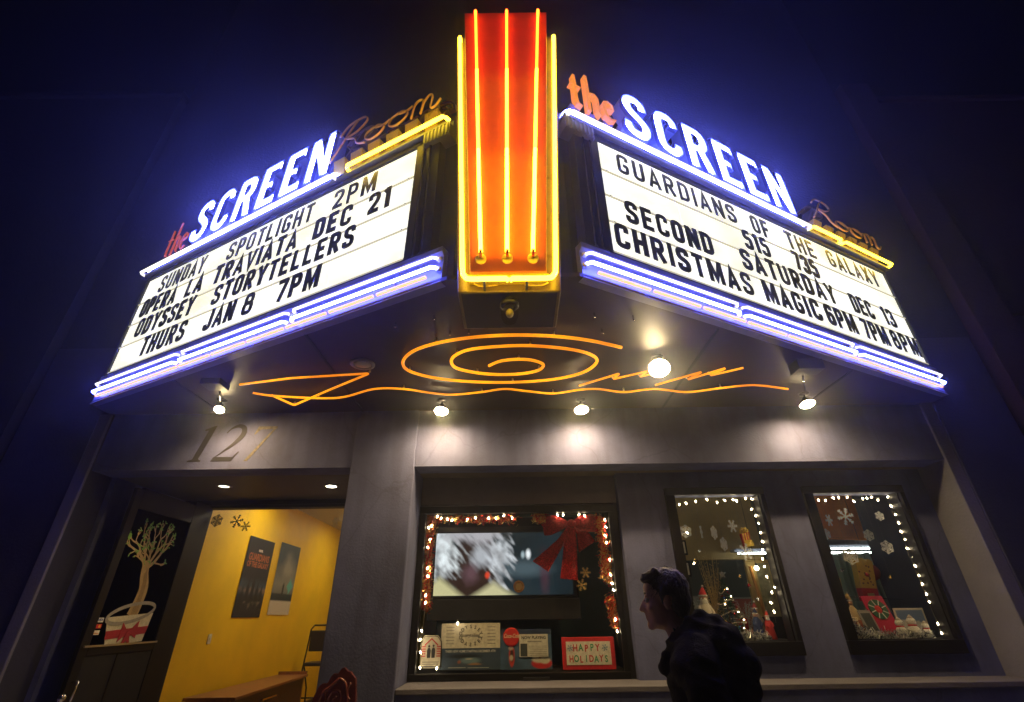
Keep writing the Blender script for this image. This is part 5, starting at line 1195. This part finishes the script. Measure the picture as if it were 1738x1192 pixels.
obj('stand',MB().box(2.0,2.1,6.34,6.37,1.3,2.38),BLACKP,t)

def gift(x,y,z,w_,h,c,rc,lab):
    t=thing('gift_box',lab,'gift box',(x,y,z)); m_=mat('wrap_%02d_%02d_%02d'%tuple(int(q*99) for q in c),c,.35,var=.3,scale=30); r_=mat('ribbon_%02d_%02d'%(int(rc[0]*99),int(rc[1]*99)),rc,.3)
    obj('box',MB().box(x-w_,x+w_,y-w_*.8,y+w_*.8,z,z+h),m_,t,bevel=.003)
    obj('ribbon_band',MB().box(x-w_*.15,x+w_*.15,y-w_*.8-.002,y+w_*.8+.002,z,z+h+.002),r_,t)
    for s_ in (-1,1): obj('bow_loop',MB().tube([(x+s_*w_*(.30+.30*math.cos(a)),y-.01,z+h+.012+w_*.2*math.sin(a)) for a in [i*math.pi/5 for i in range(10)]],.006,6,True),r_,t,smooth=True)
gift(2.50,5.90,S1,.040,.06,(.45,.30,.06),(.5,.02,.03),'small gold gift box with red ribbon in front of the Christmas tree')
gift(2.44,6.16,S1,.055,.13,(.05,.18,.10),(.7,.6,.4),'green gift box with cream ribbon behind the Christmas tree')
gift(2.56,6.20,S1,.05,.20,(.45,.04,.05),(.7,.65,.5),'tall red gift box behind the navy hooded doll')
gift(2.02,6.2,S1,.06,.26,(.30,.05,.06),(.7,.5,.15),'dark red gift box behind the white robed Santa')
for k,(x,z,r,cn,cc,lab) in enumerate(((2.05,2.12,.020,'gold',(.8,.5,.12),'gold glass ball hanging at the left edge of the nearer narrow window'),(2.12,2.22,.016,'silver',(.8,.8,.85),'silver glass ball hanging beside the gold one in the nearer narrow window'),(2.60,1.86,.018,'red',(.6,.02,.03),'red glass ball hanging right of the Christmas tree'),(2.52,1.95,.015,'gold',(.8,.5,.12),'small gold glass ball hanging right of the tree star'),(2.66,1.72,.020,'silver',(.8,.8,.85),'silver glass ball hanging above the red doll'))):
    t=thing('glass_ball',lab,'ornament',(x,5.9,z)); obj('ball',MB().ball((x,5.9,z),r,14,10),mat('bauble_'+cn,cc,.12,metal=.9),t,smooth=True); obj('ball_cap',MB().lathe((x,5.9,z+r*.95),[(.005,0),(.005,.008)],8),GFO,t); obj('thread',MB().tube([(x,5.9,z+r),(x,5.9,2.79)],.0006,4),mat('thin_thread',(.2,.2,.19),.8),t)
# frosty sprays standing behind the figures
for x,y,h,lab in ((2.13,6.12,.42,'frosted twig spray behind the Santa figure'),(2.62,6.24,.40,'frosted twig spray behind the short dolls'),):
    t=thing('frosted_branches',lab,'branches',(x,y,S1)); mb=MB()
    for k in range(34):
        a=random.uniform(-.16,.16); hh=h*random.uniform(.5,1); P=smooth_curve([(x,y,S1),(x+a*.4,y,S1+hh*.5),(x+a,y+random.gauss(0,.02),S1+hh)],3); mb.tube(P,.0016,4)
        for j in range(9): q=.35+.65*j/9; mb.ball((x+a*q*q*.6+a*.4*q+random.gauss(0,.014),y-.01,S1+hh*q),.0055,5,3)
    obj('twigs',mb,mat('frost_white',(.55,.55,.50),.6),t)['kind']='stuff'; obj('pot',MB().lathe((x,y,S1),[(.03,0),(.04,.06),(.035,.062)],12),BLACK,t,smooth=True)

# --- right narrow window goods
f9=facade(5.86)
for i,(x,z,r,sq,st,lab) in enumerate(((3.90,2.57,.10,1,1,'big bright paper snowflake in front of the orange panel'),(4.30,2.57,.055,1,2,'small round paper snowflake at the right edge of the orange panel'),(4.09,2.36,.065,1,2,'round paper snowflake at the lower right of the orange panel'),(3.69,2.53,.07,.6,0,'dim oval paper snowflake at the left of the orange panel'),(3.61,2.38,.06,.8,2,'paper snowflake at the lower left corner of the orange panel'),(4.25,2.23,.075,1,2,'lacy round paper snowflake below the orange panel'),(3.80,2.14,.095,1,2,'largest lace paper snowflake over the green curtain'))):
    t=thing('snowflake_ornament',lab,'snowflake',(x,5.86,z)); snowflake(t,(x,z),r,f9,.001*i,PAPERSNOW,st,sq); obj('thread',MB().tube([(x,5.86,z+r*.9),(x,5.86,2.79)],.0006,4),mat('thin_thread',(.2,.2,.19),.8),t)
t=thing('popcorn_bag','tall yellow spotted popcorn bag with red base behind the far right window','bag',(4.28,6.4,1.6)); fk=facade(6.4)
obj('bag',MB().prism([(4.16,1.84),(4.35,1.83),(4.40,2.13),(4.36,2.16),(4.33,2.13),(4.29,2.17),(4.25,2.13),(4.20,2.16)],fk,-.10,0),mat('bag_yellow',(.62,.36,.03),.6,var=.15,scale=9),t)
obj('red_base',MB().prism([(4.155,1.70),(4.335,1.69),(4.35,1.829),(4.16,1.839)],fk,-.10,0.0),RED,t)
for k in range(16): obj('spot',MB().lathe(fk(4.20+.14*random.random(),1.87+.22*random.random(),.0005),[(.011,0),(.011,.001)],8,fk.n),PT('bag_brown',(.16,.05,.02)),t)
obj('gold_badge',MB().box(4.21,4.29,.0005,.003,1.73,1.78,fk),GFO,t); obj('bag_stand',MB().box(4.2,4.3,-.09,-.01,0,1.689,fk),BLACKP,t)
t=thing('wreath_picture','red board with a green and white striped wreath in the far right window','picture',(4.05,5.98,1.4)); fk=Fr((4.06,5.98,S1),(1,0,0),Vector((-.14,.16,1)).normalized(),Vector((0,-1,.16)).normalized())
obj('board',MB().box(-.12,.12,-.012,0,.03,.41,fk),mat('wreath_red',(.50,.02,.07),.5),t,bevel=.003)
for k in range(8):
    a0=k*math.pi/4; P=[(.0+.070*math.cos(a0+q*.13),.275+.070*math.sin(a0+q*.13)) for q in range(7)]
    obj('wreath_segment',MB().ribbon(P,.055,fk,.0005,.010+.0003*k),PT('wreath_green',(.03,.12,.07)) if k%2==0 or True else WHITE,t)
    obj('white_stripe',MB().ribbon([P[2],P[3]],.060,fk,.0135,.0145),PT('sign_white',(.72,.68,.62)),t)
obj('red_centre',MB().lathe(fk(0,.275,.0005),[(.036,0),(.036,.006),(.02,.01)],18,fk.n),PT('wreath_centre',(.6,.03,.02)),t)
t=thing('landscape_picture','pale framed picture with blue sky and snow at the right of the far window','picture',(4.27,6.0,1.4)); fk=facade(6.0)
obj('frame',MB().box(4.17,4.50,-.012,0,1.36,1.62,fk),mat('pale_frame',(.45,.38,.30),.6),t,bevel=.003)
def lnd(U,V):
    n=vnoise(U,V,4,4,6); o=np.zeros(U.shape+(3,))+C(.10,.15,.28); o=mixm(o,(.45,.43,.40),((V<.5+.2*n)*1.0)); return o
painted('print',fk,4.19,4.48,1.38,1.60,.002,24,18,lnd,PRN,t)
t=thing('photo_frame','narrow dark framed photo left of the red wreath picture','picture',(3.85,5.93,1.4)); fk=Fr((3.86,5.93,S1),(1,0,0),Vector((-.12,.2,1)).normalized(),Vector((0,-1,.2)).normalized())
obj('mat_board',MB().box(-.07,.07,-.010,0,.02,.27,fk),mat('grey_board',(.30,.28,.27),.6),t,bevel=.003); obj('photo',MB().box(-.05,.05,.0005,.003,.07,.24,fk),PT('dark_photo',(.05,.06,.07)),t)
for x,y,h,lab in ((4.10,5.88,.20,'left fluffy white snow doll in the far right window'),(4.22,5.86,.22,'middle fluffy white snow doll in the far right window'),(4.36,5.87,.16,'right small fluffy white snow doll in the far right window')):
    t=thing('snow_doll',lab,'doll',(x,y,S1),'fluffy white dolls'); FU=mat('white_fur',(.72,.70,.66),.9)
    b=obj('body',MB().ball((x,y,S1+h*.28),h*.27,16,12,sz=1.0),FU,t,smooth=True); hh=obj('head',MB().ball((x,y,S1+h*.68),h*.20,14,10),FU,t,smooth=True)
    obj('hat',MB().lathe((x,y,S1+h*.80),[(h*.15,0),(h*.10,h*.09),(h*.02,h*.18)],12),mat('doll_hat',(.45,.38,.32),.8),t,smooth=True); obj('scarf',MB().lathe((x,y,S1+h*.50),[(h*.17,0),(h*.19,h*.03),(h*.16,h*.07)],14),RED,t,smooth=True)
    for s_ in (-1,1): obj('eye',MB().ball((x+s_*h*.06,y-h*.19,S1+h*.71),h*.016,6,4),BLACK,hh)
tinsel('silver_tinsel','pale shimmering tinsel spread at the lower left of the far right window',[[(3.50,5.85,S1+.30),(3.56,5.84,S1+.12),(3.70,5.83,S1+.02)],[(3.6,5.84,S1+.03),(4.0,5.82,S1+.02),(4.35,5.82,S1+.02)]],((TS,.5),(mat('white_foil',(.75,.75,.72),.35),.5)),n_=1200,th=.06,L=.05)
gift(3.70,5.98,S1,.05,.17,(.35,.10,.06),(.7,.6,.4),'rust coloured gift box left of the dark framed photo')
gift(3.60,6.02,S1,.045,.30,(.45,.38,.28),(.5,.03,.04),'tall cream gift box at the left edge of the far right window')
gift(4.38,6.22,S1,.06,.24,(.10,.15,.28),(.7,.65,.6),'blue gift box behind the landscape picture')
figurine(3.78,6.12,S1,.44,(.45,.34,.20),(.45,.30,.12),'tan robed figure standing behind the dark framed photo',beard=False)
for x,z,r,cn,cc,lab in ((3.95,1.95,.02,'red',(.6,.02,.03),'red glass ball hanging in the middle of the far right window'),(4.20,1.92,.016,'gold',(.8,.5,.12),'gold glass ball hanging near the right of the far right window'),(3.68,2.0,.018,'silver',(.8,.8,.85),'silver glass ball hanging at the left of the far right window')):
    t=thing('glass_ball',lab,'ornament',(x,5.9,z)); obj('ball',MB().ball((x,5.9,z),r,14,10),mat('bauble_'+cn,cc,.12,metal=.9),t,smooth=True); obj('ball_cap',MB().lathe((x,5.9,z+r*.95),[(.005,0),(.005,.008)],8),GFO,t); obj('thread',MB().tube([(x,5.9,z+r),(x,5.9,2.79)],.0006,4),mat('thin_thread',(.2,.2,.19),.8),t)
t=thing('red_lantern','round dim red paper lantern deep inside the far right window','lantern',(4.75,7.1,2.0)); obj('shade',MB().ball((4.80,7.1,2.05),.12,18,12,sz=.9),mat('lantern_red',(.45,.04,.03),.7,var=.2,scale=20),t,smooth=True); obj('lantern_cord',MB().tube([(4.80,7.1,2.15),(4.80,7.1,3.6)],.003,5),BLACK,t)
t=thing('cream_gift_bag','cream patterned gift bag at the left edge of the far right window','bag',(3.66,6.1,1.7)); fk=facade(6.1)
obj('bag',MB().prism([(3.62,1.72),(3.74,1.72),(3.76,1.93),(3.62,1.94)],fk,-.08,0),mat('bag_cream',(.48,.36,.20),.7,var=.4,scale=22),t); obj('bag_handle',MB().tube(smooth_curve([(3.66,6.09,1.93),(3.68,6.09,1.98),(3.71,6.09,1.93)],4),.003,5),BLACK,t); obj('riser',MB().box(3.60,3.76,-.09,.01,S1,1.718,fk),BLACKP,t)
t=thing('wire_shelf','thin glass shelf edge crossing the far right window above the pictures','shelf',(3.9,6.12,1.7)); obj('shelf_edge',MB().tube([(3.60,6.12,1.745),(3.95,6.12,1.735),(4.40,6.12,1.705)],.004,6),CHROME,t,smooth=True); obj('glass_shelf',MB().box(3.60,4.42,6.125,6.36,1.705,1.711),glass('clear_glass'),t)
t=thing('red_indicator','tiny glowing red lamp deep behind the far right window','light',(5.0,8.7,1.8)); obj('lens',MB().ball((5.02,8.62,1.84),.022,8,6),emis('red_indicator_glow',(1,.03,.02),4),t); obj('holder',MB().box(5.0,5.04,8.64,8.75,1.15,1.86),BLACKP,t)

# ================================================================== PASSER-BY
def remesh(name,mb,voxel,m,parent,smooth_it=6,disp=None):
    o=obj(name,mb,m,None); r=o.modifiers.new('r','REMESH'); r.mode='VOXEL'; r.voxel_size=voxel
    s_=o.modifiers.new('s','SMOOTH'); s_.factor=.6; s_.iterations=smooth_it
    me=bpy.data.meshes.new_from_object(o.evaluated_get(bpy.context.evaluated_depsgraph_get())); bpy.data.objects.remove(o)
    me.name=name; me.materials.clear(); me.materials.append(m)
    if disp:
        for v in me.vertices: v.co += v.normal*disp(v.co)
    me.polygons.foreach_set('use_smooth',[True]*len(me.polygons)); return link(name,me,parent)
HX,HY=.83,2.44
def frame_at(yaw,x=HX,y=HY):
    fw_=Vector((-math.cos(yaw),math.sin(yaw),0)); lf=Vector((-math.sin(yaw),-math.cos(yaw),0))
    return lambda f,s,z: Vector((x,y,0))+fw_*f+lf*s+Vector((0,0,z)), fw_, lf
P_,fwd,lft=frame_at(R(30))
hc=P_(.150,.0,1.655); H_,hf,hl=frame_at(R(14),hc.x,hc.y)
def Hd(f,s,z): v=H_(f,s,0); v.z=1.655+z-.06*f; return v
rotH=Matrix(((hf.x,hl.x,0),(hf.y,hl.y,0),(0,0,1))); rotB=Matrix(((fwd.x,lft.x,0),(fwd.y,lft.y,0),(0,0,1)))
def cap(mb,pts,rs,seg=14):
    mb.tube(pts,rs,seg); 
    for p,r in zip(pts,rs): mb.ball(p,r,seg,10)
man=thing('person','man in a dark hooded jacket walking left past the display windows','person',(HX,HY,0))
SKIN=mat('skin',(.50,.28,.20),.5,var=.12,scale=14); JK=mat('charcoal_jacket_cloth',(.008,.0078,.008),.95,var=.3,scale=9,bump=.3,bscale=160,spec=.1); JEAN=mat('dark_jeans',(.02,.025,.04),.85,var=.2,scale=12,bump=.3,bscale=150); HAIR=mat('dark_hair',(.022,.014,.010),.5,var=.4,scale=40,stretch=(1,1,.3),bump=.5,bscale=90)
b=MB()
b.ball(Hd(-.012,0,.035),1,20,14,.092,.074,.088,rotH); b.ball(Hd(.030,0,-.030),1,18,14,.064,.060,.082,rotH); b.ball(Hd(.030,0,-.080),1,16,12,.056,.050,.038,rotH)
b.ball(Hd(.074,0,-.098),.021,10,8); b.ball(Hd(.060,0,.045),1,14,10,.034,.055,.045,rotH)
cap(b,[Hd(.084,0,.016),Hd(.098,0,-.008),Hd(.110,0,-.030)],[.009,.011,.0135],10); b.ball(Hd(.098,.012,-.034),.0095,8,6); b.ball(Hd(.098,-.012,-.034),.0095,8,6)
b.ball(Hd(.088,0,-.056),1,10,8,.011,.022,.008,rotH); b.ball(Hd(.086,0,-.070),1,10,8,.011,.020,.009,rotH)
for s_ in (-1,1):
    b.ball(Hd(.076,s_*.028,.022),1,10,8,.016,.024,.009,rotH); b.ball(Hd(.066,s_*.038,-.028),1,10,8,.022,.020,.018,rotH)
    b.ball(Hd(-.006,s_*.076,-.012),1,12,10,.018,.008,.032,rotH); b.ball(Hd(-.010,s_*.082,.004),1,10,8,.014,.006,.014,rotH)
cap(b,[Hd(-.022,0,-.07),P_(.10,0,1.52),P_(.05,0,1.43)],[.054,.060,.068])
cap(b,[P_(.05,0,1.38),P_(.02,0,1.2),P_(0,0,1.0)],[.12,.115,.125])
arms=[]; legs=[]
for s_,sw in ((1,-.16),(-1,.20)):
    sh=P_(.04,s_*.165,1.42); el=P_(.02+sw*.8,s_*.25,1.15); wr=P_(.10+sw*1.3,s_*.24,.93); arms.append((sh,el,wr,s_))
    cap(b,[sh,el,wr],[.045,.038,.026])
    d=(wr-el).normalized(); b.ball(wr+d*.05,1,12,8,.035,.018,.045,rotB)
    for k in range(4):
        a=wr+d*.07+fwd*(.024-.016*k); L_=(.070,.078,.074,.060)[k]; cap(b,[a,a+d*L_*.55+fwd*.004,a+d*L_*.9-lft*s_*.022],[.009,.0085,.007],8)
    cap(b,[wr+d*.02+fwd*.026,wr+d*.055+fwd*.050,wr+d*.085+fwd*.052],[.012,.010,.008],8)
for s_,st in ((1,.30),(-1,-.26)):
    hp=P_(0,s_*.09,.93); kn=P_(st*.62+.05,s_*.095,.50); an=P_(st+(-.04 if st>0 else -.10),s_*.095,.10 if st>0 else .15); legs.append((hp,kn,an,s_,st)); cap(b,[hp,kn,an],[.085,.058,.04])
    cap(b,[an+Vector((0,0,-.045)),an+fwd*.13+Vector((0,0,-.065 if st>0 else -.11))],[.036,.03])
body=remesh('body',b,.006,SKIN,man,4)
for s_ in (-1,1):
    e=obj('eye',MB().ball(Hd(.0815,s_*.030,.004),.0115,12,8),mat('eye_white',(.6,.58,.55),.2),man,smooth=True); obj('iris',MB().ball(Hd(.0905,s_*.031,.004),.005,8,6),BLACK,e)
    obj('eyebrow',MB().tube([Hd(.090,s_*.014,.030),Hd(.088,s_*.030,.035),Hd(.074,s_*.046,.030)],[.003,.0045,.002],6),HAIR,man,smooth=True)
b=MB()
b.ball(Hd(-.022,0,.052),1,20,14,.098,.082,.086,rotH); b.ball(Hd(-.058,0,.0),1,18,12,.060,.074,.082,rotH); b.ball(Hd(.050,0,.094),1,16,10,.052,.060,.028,rotH); b.ball(Hd(-.055,0,-.06),1,14,10,.045,.055,.045,rotH)
for s_ in (-1,1): cap(b,[Hd(-.002,s_*.070,.05),Hd(.010,s_*.073,.01),Hd(.012,s_*.068,-.015)],[.020,.012,.006],8)
for k in range(9):
    a=-1.5+k*.37; cap(b,[Hd(.03,.055*math.sin(a),.118),Hd(.088+.006*math.cos(k*2.4),.055*math.sin(a),.098+.010*math.sin(k*2.1))],[.020,.009],8)
hair=remesh('hair',b,.006,HAIR,man,2,lambda c:.004*noise.noise(c*45)+.003*noise.noise(Vector((c.x*140,c.y*140,c.z*30))))
mb=MB()
for k in range(2600):
    a=random.uniform(0,6.283); el=random.uniform(-.25,1.5); d=Vector((math.cos(a)*math.cos(el),math.sin(a)*math.cos(el),math.sin(el)))
    c=Hd(-.022+.096*d.x,.080*d.y,.048+.088*d.z); nrm=(c-Hd(-.03,0,.02)).normalized(); dr_=(Vector((0,0,-1))*.5+hf*.35+Vector((random.gauss(0,.4),random.gauss(0,.4),random.gauss(0,.3)))); dr_=(dr_-nrm*dr_.dot(nrm)*.7).normalized()*random.uniform(.018,.040); s2=dr_.cross(nrm).normalized()*.0018
    mb.add([c-s2-nrm*.002,c+s2-nrm*.002,c+dr_+nrm*.004],[(0,1,2)])
obj('hair_strand',mb,HAIR,hair)['kind']='stuff'
# jacket with hood down
wr_=lambda c:.006*noise.noise(c*7)+.013*(.5-2*abs(noise.noise(Vector((c.x*7+c.z*4,c.y*7-c.z*3,c.z*15+c.x*6)))))+.002*noise.noise(c*50)
b=MB()
b.ball(P_(.03,0,1.33),1,22,16,.150,.215,.155,rotB); b.ball(P_(.02,0,1.16),1,22,16,.155,.195,.22,rotB); b.ball(P_(0,0,.95),1,22,16,.150,.185,.14,rotB); b.ball(P_(-.05,0,1.33),1,20,14,.125,.19,.15,rotB)
for s_ in (-1,1): cap(b,[P_(.06,s_*.03,1.43),P_(.045,s_*.12,1.435),P_(.04,s_*.185,1.405)],[.078,.075,.078])
for sh,el,wr,s_ in arms: cap(b,[sh,el,wr-(wr-el).normalized()*.02],[.078,.066,.048])
# hood lying in folds round the neck and down the back
for rr,zz,th in ((.074,1.548,.026),(.092,1.518,.034),(.112,1.478,.042)):
    A=[i*math.pi/10 for i in range(1,20)]
    pts=[P_(.075+rr*1.05*math.cos(a),rr*math.sin(a),zz-.045*math.cos(a)-(.05 if math.cos(a)>.6 else 0)) for a in A]
    cap(b,pts,[th*(.62+.38*max(0,-math.cos(a))) for a in A],10)
cap(b,[P_(-.035,.05,1.545),P_(-.055,0,1.555),P_(-.035,-.05,1.545)],[.040,.044,.040]); cap(b,[P_(-.07,.09,1.50),P_(-.10,0,1.50),P_(-.07,-.09,1.50)],[.055,.062,.055]); cap(b,[P_(-.10,.07,1.43),P_(-.135,0,1.41),P_(-.10,-.07,1.43)],[.060,.066,.060]); cap(b,[P_(-.10,.04,1.36),P_(-.125,0,1.33),P_(-.10,-.04,1.36)],[.06,.06,.06])
for s_ in (-1,1): cap(b,[P_(.02,s_*.06,1.485),P_(.01,s_*.13,1.455),P_(.0,s_*.20,1.40),P_(-.01,s_*.225,1.33)],[.070,.074,.080,.078])
jk=remesh('jacket',b,.009,JK,man,9,wr_)
obj('hood_cord',MB().tube(smooth_curve([P_(.150,.03,1.42),P_(.172,.035,1.38),P_(.180,.03,1.33)],5),.003,6),mat('grey_cord',(.12,.12,.12),.7),jk,smooth=True)
b=MB()
for hp,kn,an,s_,st in legs: cap(b,[hp,kn,an+Vector((0,0,.01))],[.105,.075,.062])
b.ball(P_(0,0,.93),1,18,12,.125,.165,.11,rotB)
remesh('jeans',b,.010,JEAN,man,4,lambda c:.006*noise.noise(c*18))
for hp,kn,an,s_,st in legs:
    c=an.copy(); c.z=0; dz=0 if st>0 else .045; b=MB()
    cap(b,[c+fwd*-.05+Vector((0,0,.055+dz*1.6)),c+fwd*.06+Vector((0,0,.05+dz*.4)),c+fwd*.17+Vector((0,0,.042))],[.047,.045,.040])
    cap(b,[c+Vector((0,0,.06+dz)),an],[.05,.05]); remesh('shoe',b,.008,BLACK,man,3)

# ================================================================== VOLUME ADDED FOR LAMP HALOS
hz=bpy.data.materials.new('halo_haze'); hz.use_nodes=True; t=hz.node_tree; t.nodes.remove(t.nodes['Principled BSDF'])
pv=t.nodes.new('ShaderNodeVolumePrincipled'); pv.inputs['Color'].default_value=(.9,.9,.95,1); pv.inputs['Density'].default_value=.0088; pv.inputs['Anisotropy'].default_value=.90  # thin scattering volume added to imitate lens bloom round the lights
t.links.new(pv.outputs[0],t.nodes['Material Output'].inputs['Volume'])
tag(obj('halo_volume',MB().box(-30,30,-20,24,-1.5,15),hz),kind='stuff')
